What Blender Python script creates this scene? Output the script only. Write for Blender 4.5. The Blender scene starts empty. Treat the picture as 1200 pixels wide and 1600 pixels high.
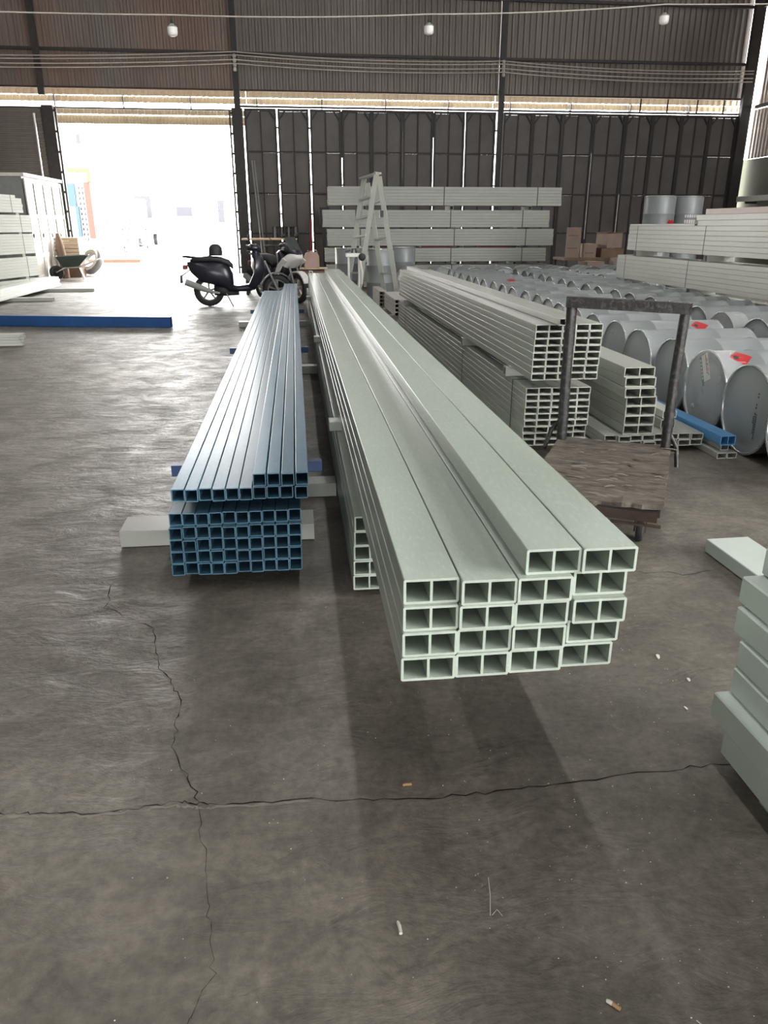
import bpy, math, random
from mathutils import Matrix, Vector
R = random.Random(7)
C = bpy.context.scene.collection
sc = bpy.context.scene

# ------------------------------------------------------------------ camera
cam = bpy.data.cameras.new('camera'); co = bpy.data.objects.new('camera', cam); C.objects.link(co)
right = Vector((0.99381121, -0.11108228, 0.0)); up = Vector((0.03927367, 0.35136665, 0.93541384)); fwd = Vector((0.1039079, 0.92962477, -0.35355472))
m = Matrix((right, up, -fwd)).transposed().to_4x4(); m.translation = Vector((0, 0, 1.40))
co.matrix_world = m
cam.sensor_fit = 'VERTICAL'; cam.sensor_height = 36.0; cam.lens = 36.0 * 1180 / 1600
cam.clip_start = 0.05; cam.clip_end = 400
sc.camera = co
# ------------------------------------------------------------------ sky, exposure
SKY = 28.0
w = bpy.data.worlds.new('overcast_sky'); sc.world = w; w.use_nodes = True
bg = w.node_tree.nodes['Background']; bg.inputs[0].default_value = (1.0, 0.985, 0.96, 1); bg.inputs[1].default_value = SKY
sc.view_settings.view_transform = 'Standard'; sc.view_settings.look = 'None'
sc.view_settings.exposure = 0.0; sc.view_settings.gamma = 1.0; sc.view_settings.use_curve_mapping = False
sc.cycles.use_denoising = True; sc.cycles.max_bounces = 8; sc.cycles.diffuse_bounces = 4; sc.cycles.glossy_bounces = 4
sc.cycles.transmission_bounces = 6; sc.cycles.transparent_max_bounces = 12; sc.cycles.sample_clamp_indirect = 8.0; sc.cycles.sample_clamp_direct = 14.0
sc.cycles.caustics_refractive = False

def portal(name, cx, cy, cz, sx, sy, rot):      # guides the sky's light through an opening; gives off none itself
    l = bpy.data.lights.new(name, 'AREA'); l.shape = 'RECTANGLE'; l.size = sx; l.size_y = sy; l.cycles.is_portal = True
    o = bpy.data.objects.new(name, l); o.location = (cx, cy, cz); o.rotation_euler = rot; C.objects.link(o)
SKYLIGHTS = [(-5.4, -5.2), (1.5, 1.7), (8.7, 8.9)]        # x ranges of the open roof-light strips
SKY_Y0, SKY_Y1 = -9.0, 21.0
portal('portal_door', -4.3, 26.3, 2.2, 5.2, 4.4, (math.radians(-90), 0, 0))
portal('portal_front', 2.0, -13.9, 0.95, 12.0, 1.9, (math.radians(90), 0, 0))
portal('portal_strip', 0.8, 26.3, 5.0, 27.6, 0.42, (math.radians(-90), 0, 0))
for a, b in SKYLIGHTS:
    portal('portal_roof', (a + b) / 2, (SKY_Y0 + SKY_Y1) / 2, 9.25, b - a, SKY_Y1 - SKY_Y0, (0, 0, 0))

# ------------------------------------------------------------------ materials
def mat(name, col, rough=0.5, metal=0.0, var=0.12, scale=6.0, stretch=(1, 1, 1), bump=0.0, bscale=60.0, spec=0.5, world=False,
        dirt=None, dirt_scale=2.0, dirt_amt=0.5, rvar=0.0, trans=0.0, edge=None, fine=None):
    M = bpy.data.materials.new(name); M.use_nodes = True; nt = M.node_tree; N = nt.nodes; L = nt.links
    b = N['Principled BSDF']; b.inputs['Metallic'].default_value = metal; b.inputs['Roughness'].default_value = rough
    b.inputs['Specular IOR Level'].default_value = spec
    tc = N.new('ShaderNodeTexCoord')
    mp = N.new('ShaderNodeMapping'); mp.inputs['Scale'].default_value = stretch
    if world:
        g = N.new('ShaderNodeNewGeometry'); L.new(g.outputs['Position'], mp.inputs['Vector'])
    else:
        oi = N.new('ShaderNodeObjectInfo'); ad = N.new('ShaderNodeVectorMath'); ad.operation = 'MULTIPLY_ADD'
        cmb = N.new('ShaderNodeCombineXYZ')
        for i in range(3): L.new(oi.outputs['Random'], cmb.inputs[i])
        L.new(cmb.outputs[0], ad.inputs[0]); ad.inputs[1].default_value = (37.0, 53.0, 71.0); L.new(tc.outputs['Object'], ad.inputs[2])
        L.new(ad.outputs[0], mp.inputs['Vector'])
    def noise(s, d=5, r=0.6):
        n = N.new('ShaderNodeTexNoise'); n.inputs['Scale'].default_value = s; n.inputs['Detail'].default_value = d
        n.inputs['Roughness'].default_value = r; L.new(mp.outputs[0], n.inputs['Vector']); return n
    n1 = noise(scale)
    ramp = N.new('ShaderNodeValToRGB')
    ramp.color_ramp.elements[0].position = 0.3; ramp.color_ramp.elements[1].position = 0.7
    ramp.color_ramp.elements[0].color = tuple(c * (1 - var) for c in col) + (1,)
    ramp.color_ramp.elements[1].color = tuple(min(1, c * (1 + var)) for c in col) + (1,)
    L.new(n1.outputs['Fac'], ramp.inputs['Fac'])
    out = ramp.outputs['Color']
    def mixin(out, colr, facsock, amt):
        mx = N.new('ShaderNodeMix'); mx.data_type = 'RGBA'; mu = N.new('ShaderNodeMath'); mu.operation = 'MULTIPLY'; mu.inputs[1].default_value = amt
        L.new(facsock, mu.inputs[0]); L.new(mu.outputs[0], mx.inputs[0]); L.new(out, mx.inputs[6]); mx.inputs[7].default_value = tuple(colr) + (1,)
        return mx.outputs[2]
    if dirt:
        n2 = noise(dirt_scale, 8, 0.65); r2 = N.new('ShaderNodeValToRGB')
        r2.color_ramp.elements[0].position = 0.38; r2.color_ramp.elements[1].position = 0.75
        L.new(n2.outputs['Fac'], r2.inputs['Fac']); out = mixin(out, dirt, r2.outputs['Color'], dirt_amt)
    if fine:
        n3 = noise(fine[0], 2, 0.5); r3 = N.new('ShaderNodeValToRGB')
        r3.color_ramp.elements[0].position = 0.5; r3.color_ramp.elements[1].position = 0.75
        L.new(n3.outputs['Fac'], r3.inputs['Fac']); out = mixin(out, fine[1], r3.outputs['Color'], fine[2])
    L.new(out, b.inputs['Base Color'])
    if rvar:
        mr = N.new('ShaderNodeMapRange'); mr.inputs['To Min'].default_value = max(0.03, rough - rvar); mr.inputs['To Max'].default_value = min(1, rough + rvar)
        mr.inputs['From Min'].default_value = 0.3; mr.inputs['From Max'].default_value = 0.7
        L.new(n1.outputs['Fac'], mr.inputs['Value']); L.new(mr.outputs[0], b.inputs['Roughness'])
    if bump:
        n4 = noise(bscale, 3, 0.55); bp = N.new('ShaderNodeBump'); bp.inputs['Strength'].default_value = bump; bp.inputs['Distance'].default_value = 0.01
        L.new(n4.outputs['Fac'], bp.inputs['Height']); L.new(bp.outputs[0], b.inputs['Normal'])
    if trans:
        tr = N.new('ShaderNodeBsdfTranslucent'); L.new(out, tr.inputs['Color']); ms = N.new('ShaderNodeMixShader'); ms.inputs[0].default_value = trans
        L.new(b.outputs[0], ms.inputs[1]); L.new(tr.outputs[0], ms.inputs[2]); L.new(ms.outputs[0], N['Material Output'].inputs['Surface'])
    return M

FRP = mat('pale_green_fibreglass', (0.365, 0.425, 0.37), 0.235, var=0.06, scale=5, stretch=(1, 0.25, 1), bump=0.0, bscale=220, dirt=(0.45, 0.49, 0.44), dirt_scale=3, dirt_amt=0.22, rvar=0.0, fine=(110, (0.52, 0.57, 0.52), 0.25))
FRPL = mat('light_green_fibreglass', (0.50, 0.565, 0.525), 0.33, var=0.05, scale=5, dirt=(0.56, 0.61, 0.57), dirt_scale=3, dirt_amt=0.3)
FRPG = mat('grey_green_fibreglass', (0.36, 0.38, 0.345), 0.29, var=0.08, scale=4, stretch=(1, 0.3, 1), bump=0.05, bscale=180, dirt=(0.40, 0.39, 0.35), dirt_scale=3, dirt_amt=0.25)
FRPW = mat('pale_fibreglass', (0.62, 0.645, 0.59), 0.32, var=0.06, scale=4, stretch=(1, 0.3, 1), bump=0.04, bscale=180, dirt=(0.6, 0.58, 0.53), dirt_scale=2, dirt_amt=0.4)
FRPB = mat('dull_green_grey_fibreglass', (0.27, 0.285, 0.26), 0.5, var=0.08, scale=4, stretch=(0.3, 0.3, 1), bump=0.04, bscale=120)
FRPD = mat('dusty_fibreglass', (0.36, 0.34, 0.31), 0.6, var=0.1, scale=6, bump=0.05, bscale=120)
BLUE = mat('blue_fibreglass', (0.075, 0.172, 0.25), 0.285, var=0.18, scale=7, stretch=(1, 0.3, 1), bump=0.0, bscale=260, dirt=(0.065, 0.16, 0.24), dirt_scale=3, dirt_amt=0.3, rvar=0.0, fine=(120, (0.15, 0.27, 0.36), 0.3))
BLUED = mat('deep_blue_paint', (0.012, 0.055, 0.17), 0.4, var=0.12, scale=5)
BLUEL = mat('bright_blue_fibreglass', (0.09, 0.28, 0.55), 0.4, var=0.08, scale=5)
STEELD = mat('dark_painted_steel', (0.028, 0.025, 0.024), 0.68, var=0.25, scale=8, bump=0.05, bscale=40)
SHEETD = mat('dull_gate_sheet', (0.112, 0.104, 0.100), 0.65, var=0.15, scale=1.5, bump=0.12, bscale=3.0, dirt=(0.085, 0.078, 0.075), dirt_scale=1.2, dirt_amt=0.6, spec=0.3)
CORR = mat('weathered_corrugated_steel', (0.155, 0.137, 0.122), 0.55, var=0.14, scale=0.8, stretch=(1, 1, 0.25), dirt=(0.10, 0.085, 0.075), dirt_scale=0.7, dirt_amt=0.6, metal=0.2)
CORRR = mat('rust_stained_corrugated_steel', (0.165, 0.145, 0.13), 0.55, var=0.14, scale=0.8, stretch=(1, 1, 0.25), dirt=(0.19, 0.10, 0.07), dirt_scale=0.45, dirt_amt=0.75, metal=0.2)
CORRL = mat('beige_translucent_sheet', (0.24, 0.20, 0.14), 0.5, var=0.12, scale=1.2, trans=0.02)
CORRY = mat('translucent_side_sheet', (0.20, 0.165, 0.14), 0.55, var=0.25, scale=1.0, trans=0.012, dirt=(0.10, 0.08, 0.07), dirt_scale=1.5, dirt_amt=0.5)
OLIVE = mat('olive_painted_wall', (0.058, 0.061, 0.040), 0.9, var=0.15, scale=1.2)
DRUM = mat('grey_drum_paint', (0.235, 0.258, 0.265), 0.40, var=0.06, scale=3, dirt=(0.23, 0.25, 0.255), dirt_scale=4, dirt_amt=0.4, rvar=0.08, metal=0.15)
LID = mat('grey_drum_lid', (0.31, 0.335, 0.345), 0.42, var=0.07, scale=3, dirt=(0.26, 0.285, 0.30), dirt_scale=3, dirt_amt=0.5, metal=0.2)
CHIME = mat('drum_rim_steel', (0.45, 0.47, 0.48), 0.25, metal=0.7, var=0.1)
RED = mat('red_sticker', (0.40, 0.006, 0.007), 0.5, var=0.05)
WHITE = mat('white_paint', (0.72, 0.71, 0.69), 0.5, var=0.06)
GREENL = mat('green_print', (0.01, 0.13, 0.06), 0.5)
INK = mat('black_ink', (0.03, 0.03, 0.035), 0.6)
BLACK = mat('black_scuffed_paint', (0.015, 0.014, 0.014), 0.42, var=0.3, scale=20, bump=0.3, bscale=40, fine=(45, (0.22, 0.21, 0.20), 0.25))
RUBBER = mat('black_rubber', (0.018, 0.018, 0.019), 0.7)
DARKP = mat('glossy_dark_blue_plastic', (0.012, 0.013, 0.022), 0.28)
MATTE = mat('matte_black_plastic', (0.02, 0.02, 0.022), 0.55)
CHROME = mat('bright_steel', (0.6, 0.6, 0.6), 0.2, metal=1.0)
ALU = mat('aluminium', (0.55, 0.54, 0.52), 0.35, metal=0.8)
PLY = mat('weathered_plywood', (0.125, 0.108, 0.092), 0.8, var=0.4, scale=9, stretch=(0.7, 4, 1), bump=1.0, bscale=11, dirt=(0.045, 0.039, 0.034), dirt_scale=4, dirt_amt=0.85, fine=(22, (0.27, 0.24, 0.205), 0.55), spec=0.2)
RUST = mat('rusty_steel', (0.05, 0.028, 0.018), 0.8, var=0.4, scale=12, dirt=(0.03, 0.025, 0.022), dirt_scale=6, dirt_amt=0.7)
WOOD = mat('pale_timber', (0.52, 0.40, 0.28), 0.7, var=0.15, scale=5, stretch=(1, 6, 6))
TAN = mat('tan_board', (0.55, 0.40, 0.26), 0.6, var=0.1)
CARD = mat('cardboard', (0.26, 0.20, 0.165), 0.85, var=0.1, scale=4)
CARDD = mat('brown_cardboard', (0.17, 0.11, 0.075), 0.85, var=0.15, scale=4)
PINK = mat('pink_faded_plastic', (0.34, 0.235, 0.20), 0.5, var=0.08)
BULB = mat('white_bulb_plastic', (0.8, 0.79, 0.76), 0.35, var=0.03)
WIRE = mat('pale_cable_sheath', (0.42, 0.39, 0.35), 0.6, var=0.1)
GREYM = mat('grey_painted_metal', (0.20, 0.205, 0.20), 0.5, var=0.08)
GLASSD = mat('dusty_dark_pane', (0.05, 0.055, 0.055), 0.2, var=0.2, spec=0.6)
CREAM = mat('cream_panel', (0.62, 0.585, 0.53), 0.6, var=0.06)
OUTG = mat('outdoor_concrete', (0.46, 0.45, 0.43), 0.9, var=0.08, world=True, scale=0.5)
ORANGE = mat('orange_paint', (0.085, 0.011, 0.004), 0.6, var=0.05)
TANO = mat('ochre_paint', (0.075, 0.032, 0.012), 0.7, var=0.1)
SKYB = mat('sky_blue_paint', (0.004, 0.025, 0.05), 0.6, var=0.1)
LAV = mat('lavender_panel', (0.034, 0.035, 0.05), 0.6, var=0.1)
LAVD = mat('grey_blue_panel', (0.014, 0.015, 0.022), 0.6, var=0.1)
CRACK = mat('crack_dirt', (0.022, 0.019, 0.017), 0.95, var=0.2, spec=0.05)
CHIP = mat('chipped_concrete', (0.20, 0.182, 0.16), 0.9, var=0.15, scale=20, world=True)
FILTER = mat('cigarette_filter_paper', (0.36, 0.23, 0.11), 0.8)
PAPER = mat('white_paper_scrap', (0.62, 0.60, 0.55), 0.8)
REDD = mat('dark_red_paint', (0.17, 0.02, 0.02), 0.5)
GREENB = mat('dark_green_metal', (0.03, 0.045, 0.037), 0.5, var=0.2)
STRAP = mat('black_strap', (0.02, 0.02, 0.02), 0.5)
PINKW = mat('pink_tinted_pale_fibreglass', (0.68, 0.55, 0.53), 0.4, var=0.06, scale=2)
TAPE = mat('yellowed_tape', (0.55, 0.51, 0.38), 0.6)

def film_material():
    M = bpy.data.materials.new('clear_plastic_film'); M.use_nodes = True; N = M.node_tree.nodes; L = M.node_tree.links
    b = N['Principled BSDF']; b.inputs['Base Color'].default_value = (0.9, 0.92, 0.93, 1); b.inputs['Roughness'].default_value = 0.15
    t = N.new('ShaderNodeBsdfTransparent'); mx = N.new('ShaderNodeMixShader')
    lw = N.new('ShaderNodeLayerWeight'); lw.inputs[0].default_value = 0.25; mr = N.new('ShaderNodeMapRange'); mr.inputs['To Min'].default_value = 0.06; mr.inputs['To Max'].default_value = 0.6
    L.new(lw.outputs['Facing'], mr.inputs['Value']); L.new(mr.outputs[0], mx.inputs[0])
    L.new(t.outputs[0], mx.inputs[1]); L.new(b.outputs[0], mx.inputs[2]); L.new(mx.outputs[0], N['Material Output'].inputs['Surface'])
    n = N.new('ShaderNodeTexNoise'); n.inputs['Scale'].default_value = 14; bp = N.new('ShaderNodeBump'); bp.inputs['Strength'].default_value = 0.9; bp.inputs['Distance'].default_value = 0.03
    tc = N.new('ShaderNodeTexCoord'); L.new(tc.outputs['Object'], n.inputs['Vector']); L.new(n.outputs['Fac'], bp.inputs['Height']); L.new(bp.outputs[0], b.inputs['Normal'])
    return M
FILM = film_material()

def floor_material():
    M = bpy.data.materials.new('worn_concrete_floor'); M.use_nodes = True; N = M.node_tree.nodes; L = M.node_tree.links
    b = N['Principled BSDF']; g = N.new('ShaderNodeNewGeometry')
    def mapping(s):
        mp = N.new('ShaderNodeMapping'); mp.inputs['Scale'].default_value = s; L.new(g.outputs['Position'], mp.inputs['Vector']); return mp
    def noise(v, s, d=6, r=0.6, dist=0.0):
        n = N.new('ShaderNodeTexNoise'); n.inputs['Scale'].default_value = s; n.inputs['Detail'].default_value = d; n.inputs['Roughness'].default_value = r
        n.inputs['Distortion'].default_value = dist; L.new(v.outputs[0], n.inputs['Vector']); return n
    def ramp(src, p0, p1, c0=(0, 0, 0), c1=(1, 1, 1)):
        r = N.new('ShaderNodeValToRGB'); r.color_ramp.elements[0].position = p0; r.color_ramp.elements[1].position = p1
        r.color_ramp.elements[0].color = tuple(c0) + (1,); r.color_ramp.elements[1].color = tuple(c1) + (1,); L.new(src, r.inputs['Fac']); return r
    def mix(fac, a, bcol, blend='MIX'):
        mx = N.new('ShaderNodeMix'); mx.data_type = 'RGBA'; mx.blend_type = blend
        if isinstance(fac, float): mx.inputs[0].default_value = fac
        else: L.new(fac, mx.inputs[0])
        L.new(a, mx.inputs[6])
        if isinstance(bcol, tuple): mx.inputs[7].default_value = bcol + (1,)
        else: L.new(bcol, mx.inputs[7])
        return mx.outputs[2]
    iso = mapping((1, 1, 1)); wav = mapping((0.7, 1.35, 1))
    big = noise(iso, 0.7, 5, 0.55); mid = noise(iso, 3.2, 7, 0.65, 0.6); fine = noise(iso, 38, 4, 0.6)
    base = ramp(big.outputs['Fac'], 0.32, 0.68, (0.115, 0.103, 0.085), (0.215, 0.194, 0.165))
    md = ramp(mid.outputs['Fac'], 0.42, 0.64)
    md2 = N.new('ShaderNodeMath'); md2.operation = 'MULTIPLY'; md2.inputs[1].default_value = 0.7; L.new(md.outputs[0], md2.inputs[0])
    c = mix(md2.outputs[0], base.outputs[0], (0.078, 0.070, 0.057))
    gr = ramp(noise(iso, 1.6, 6, 0.7, 0.4).outputs['Fac'], 0.52, 0.72)
    gr2 = N.new('ShaderNodeMath'); gr2.operation = 'MULTIPLY'; gr2.inputs[1].default_value = 0.6; L.new(gr.outputs[0], gr2.inputs[0])
    c = mix(gr2.outputs[0], c, (0.105, 0.112, 0.088))
    sm = ramp(noise(iso, 13, 6, 0.7, 0.8).outputs['Fac'], 0.47, 0.66); sm2 = N.new('ShaderNodeMath'); sm2.operation = 'MULTIPLY'; sm2.inputs[1].default_value = 0.42; L.new(sm.outputs[0], sm2.inputs[0])
    c = mix(sm2.outputs[0], c, (0.062, 0.056, 0.047))
    lt = ramp(noise(iso, 9, 5, 0.65, 0.3).outputs['Fac'], 0.55, 0.75); lt2 = N.new('ShaderNodeMath'); lt2.operation = 'MULTIPLY'; lt2.inputs[1].default_value = 0.35; L.new(lt.outputs[0], lt2.inputs[0])
    c = mix(lt2.outputs[0], c, (0.25, 0.226, 0.19))
    fr = ramp(fine.outputs['Fac'], 0.35, 0.75, (0.78, 0.78, 0.78), (1.25, 1.25, 1.25))
    c = mix(1.0, c, fr.outputs[0], 'MULTIPLY')
    vor = N.new('ShaderNodeTexVoronoi'); vor.inputs['Scale'].default_value = 26; L.new(iso.outputs[0], vor.inputs['Vector'])
    sp = ramp(vor.outputs['Distance'], 0.028, 0.05, (1, 1, 1), (0, 0, 0))
    spn = ramp(noise(iso, 1.1, 3).outputs['Fac'], 0.5, 0.62); spm = N.new('ShaderNodeMath'); spm.operation = 'MULTIPLY'
    L.new(sp.outputs[0], spm.inputs[0]); L.new(spn.outputs[0], spm.inputs[1])
    c = mix(spm.outputs[0], c, (0.46, 0.44, 0.41))
    L.new(c, b.inputs['Base Color'])
    rr = N.new('ShaderNodeMapRange'); rr.inputs['From Min'].default_value = 0.3; rr.inputs['From Max'].default_value = 0.7
    rr.inputs['To Min'].default_value = 0.38; rr.inputs['To Max'].default_value = 0.62; L.new(mid.outputs['Fac'], rr.inputs['Value']); L.new(rr.outputs[0], b.inputs['Roughness'])
    b.inputs['Specular IOR Level'].default_value = 0.5
    w1 = noise(wav, 7.0, 7, 0.62, 0.5); w2 = noise(iso, 45, 3, 0.6)
    b1 = N.new('ShaderNodeBump'); b1.inputs['Strength'].default_value = 0.52; b1.inputs['Distance'].default_value = 0.028; L.new(w1.outputs['Fac'], b1.inputs['Height'])
    b2 = N.new('ShaderNodeBump'); b2.inputs['Strength'].default_value = 0.35; b2.inputs['Distance'].default_value = 0.004; L.new(w2.outputs['Fac'], b2.inputs['Height'])
    L.new(b1.outputs[0], b2.inputs['Normal']); L.new(b2.outputs[0], b.inputs['Normal'])
    return M
FLOOR = floor_material()

# ------------------------------------------------------------------ mesh helpers
class MB:
    def __init__(s): s.v = []; s.f = []; s.sm = []
    def add(s, vs, fs, smooth=False):
        n = len(s.v); s.v += [tuple(p) for p in vs]; s.f += [tuple(i + n for i in f) for f in fs]; s.sm += [smooth] * len(fs); return s
    def box(s, x0, x1, y0, y1, z0, z1, c=0.0):
        if c <= 0:
            return s.add([(x0, y0, z0), (x1, y0, z0), (x1, y1, z0), (x0, y1, z0), (x0, y0, z1), (x1, y0, z1), (x1, y1, z1), (x0, y1, z1)],
                         [(3, 2, 1, 0), (4, 5, 6, 7), (0, 1, 5, 4), (1, 2, 6, 5), (2, 3, 7, 6), (3, 0, 4, 7)])
        P = []; idx = {}
        xs, ys, zs = (x0, x1), (y0, y1), (z0, z1)
        for i in (0, 1):
            for j in (0, 1):
                for k in (0, 1):
                    a, b, d = xs[i], ys[j], zs[k]; ia, ib, id_ = (a + c, a - c)[i], (b + c, b - c)[j], (d + c, d - c)[k]
                    for ax, p in (('x', (a, ib, id_)), ('y', (ia, b, id_)), ('z', (ia, ib, d))): idx[(i, j, k, ax)] = len(P); P.append(p)
        F = []
        q = lambda *k: idx[k]
        for i in (0, 1): F.append([q(i, 0, 0, 'x'), q(i, 1, 0, 'x'), q(i, 1, 1, 'x'), q(i, 0, 1, 'x')])
        for j in (0, 1): F.append([q(0, j, 0, 'y'), q(1, j, 0, 'y'), q(1, j, 1, 'y'), q(0, j, 1, 'y')])
        for k in (0, 1): F.append([q(0, 0, k, 'z'), q(1, 0, k, 'z'), q(1, 1, k, 'z'), q(0, 1, k, 'z')])
        for i in (0, 1):
            for j in (0, 1): F.append([q(i, j, 0, 'x'), q(i, j, 1, 'x'), q(i, j, 1, 'y'), q(i, j, 0, 'y')])
        for i in (0, 1):
            for k in (0, 1): F.append([q(i, 0, k, 'x'), q(i, 1, k, 'x'), q(i, 1, k, 'z'), q(i, 0, k, 'z')])
        for j in (0, 1):
            for k in (0, 1): F.append([q(0, j, k, 'y'), q(1, j, k, 'y'), q(1, j, k, 'z'), q(0, j, k, 'z')])
        for i in (0, 1):
            for j in (0, 1):
                for k in (0, 1): F.append([q(i, j, k, 'x'), q(i, j, k, 'y'), q(i, j, k, 'z')])
        ctr = Vector(((x0 + x1) / 2, (y0 + y1) / 2, (z0 + z1) / 2)); G = []
        for f in F:
            a, b, d = (Vector(P[t]) for t in f[:3]); n = (b - a).cross(d - a); mid = sum((Vector(P[t]) for t in f), Vector()) / len(f)
            G.append(tuple(f) if n.dot(mid - ctr) > 0 else tuple(reversed(f)))
        return s.add(P, G)
    def bar(s, p, q, wx, wy=None, upv=(0, 0, 1)):           # rectangular bar between two points
        p, q = Vector(p), Vector(q); d = (q - p).normalized(); u = Vector(upv)
        if abs(d.dot(u)) > 0.98: u = Vector((0, 1, 0))
        a = d.cross(u).normalized(); b = a.cross(d).normalized(); wy = wy or wx; a *= wx / 2; b *= wy / 2
        return s.add([p - a - b, p + a - b, p + a + b, p - a + b, q - a - b, q + a - b, q + a + b, q - a + b],
                     [(3, 2, 1, 0), (4, 5, 6, 7), (0, 1, 5, 4), (1, 2, 6, 5), (2, 3, 7, 6), (3, 0, 4, 7)])
    def tube(s, pts, r, n=8, cap=True):
        pts = [Vector(p) for p in pts]; rs = r if isinstance(r, (list, tuple)) else [r] * len(pts); V = []; F = []
        prev = None
        for i, p in enumerate(pts):
            d = (pts[min(i + 1, len(pts) - 1)] - pts[max(i - 1, 0)]).normalized()
            if prev is None:
                u = Vector((0, 0, 1)) if abs(d.z) < 0.9 else Vector((0, 1, 0)); a = d.cross(u).normalized()
            else:
                a = (prev - d * prev.dot(d)).normalized()
            prev = a; b = d.cross(a)
            V += [p + (a * math.cos(t) + b * math.sin(t)) * rs[i] for t in (2 * math.pi * k / n for k in range(n))]
        for i in range(len(pts) - 1):
            for k in range(n):
                k2 = (k + 1) % n; F.append((i * n + k, i * n + k2, (i + 1) * n + k2, (i + 1) * n + k))
        s.add(V, F, True)
        if cap: s.add(V[:n], [tuple(range(n))[::-1]]); s.add(V[-n:], [tuple(range(n))])
        return s
    def lathe(s, prof, n=24, axis='z', smooth=True, c=(0, 0, 0), a0=0.0, a1=2 * math.pi):   # prof: (radius, height)
        V = []; F = []; full = abs(a1 - a0 - 2 * math.pi) < 1e-6; m_ = n if full else n + 1
        for r, h in prof:
            for k in range(m_):
                t = a0 + (a1 - a0) * k / n; x, y = r * math.cos(t), r * math.sin(t)
                p = {'z': (x, y, h), 'x': (h, x, y), 'y': (y, h, x)}[axis]; V.append((p[0] + c[0], p[1] + c[1], p[2] + c[2]))
        for i in range(len(prof) - 1):
            for k in range(n):
                k2 = (k + 1) % m_; F.append((i * m_ + k, i * m_ + k2, (i + 1) * m_ + k2, (i + 1) * m_ + k))
        return s.add(V, F, smooth)
    def loft(s, secs, n=16):                                # secs: (x, z_centre, half_width, half_height, squareness)
        V = []; F = []
        for x, zc, hw, hh, e in secs:
            for k in range(n):
                t = 2 * math.pi * k / n; cc, ss = math.cos(t), math.sin(t)
                V.append((x, math.copysign(abs(cc) ** e, cc) * hw, zc + math.copysign(abs(ss) ** e, ss) * hh))
        for i in range(len(secs) - 1):
            for k in range(n):
                k2 = (k + 1) % n; F.append((i * n + k, i * n + k2, (i + 1) * n + k2, (i + 1) * n + k))
        F.append(tuple(range(n))[::-1]); F.append(tuple(range((len(secs) - 1) * n, len(secs) * n)))
        return s.add(V, F, True)
    def prism(s, pts, y0, y1):                              # outline in x,z extruded along y
        n = len(pts); V = [(x, y0, z) for x, z in pts] + [(x, y1, z) for x, z in pts]
        F = [tuple(range(n)), tuple(range(n, 2 * n))[::-1]] + [(i, i + n, (i + 1) % n + n, (i + 1) % n) for i in range(n)]
        return s.add(V, F)
    def mesh(s, name, m):
        me = bpy.data.meshes.new(name); me.from_pydata(s.v, [], s.f); me.materials.append(m)
        me.polygons.foreach_set('use_smooth', s.sm); me.update(); return me
    def obj(s, name, m, parent=None, loc=(0, 0, 0), rot=(0, 0, 0)):
        return link(name, s.mesh(name, m), parent, loc, rot)
def link(name, me, parent=None, loc=(0, 0, 0), rot=(0, 0, 0)):
    o = bpy.data.objects.new(name, me); C.objects.link(o); o.parent = parent; o.location = loc; o.rotation_euler = rot; return o
def tag(o, label, cat, group=None, kind=None):
    o['label'] = label; o['category'] = cat
    if group: o['group'] = group
    if kind: o['kind'] = kind
    return o
def thing(name, label, cat, loc=(0, 0, 0), rz=0.0, group=None):
    return tag(link(name, None, None, loc, (0, 0, rz)), label, cat, group)
def struct(name, mb, m, parent=None, **k):
    o = mb.obj(name, m, parent, **k)
    if parent is None: o['kind'] = 'structure'
    return o
def copy_tree(o, parent=None):
    c = o.copy(); C.objects.link(c); c.parent = parent
    for ch in list(o.children): copy_tree(ch, c)
    return c
ORD = ['first', 'second', 'third', 'fourth', 'fifth', 'sixth', 'seventh', 'eighth', 'ninth', 'tenth', 'eleventh', 'twelfth', 'thirteenth', 'fourteenth', 'fifteenth', 'sixteenth', 'seventeenth', 'eighteenth', 'nineteenth', 'twentieth', 'twenty-first', 'twenty-second', 'twenty-third']
def R_(d): return math.radians(d)

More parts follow.
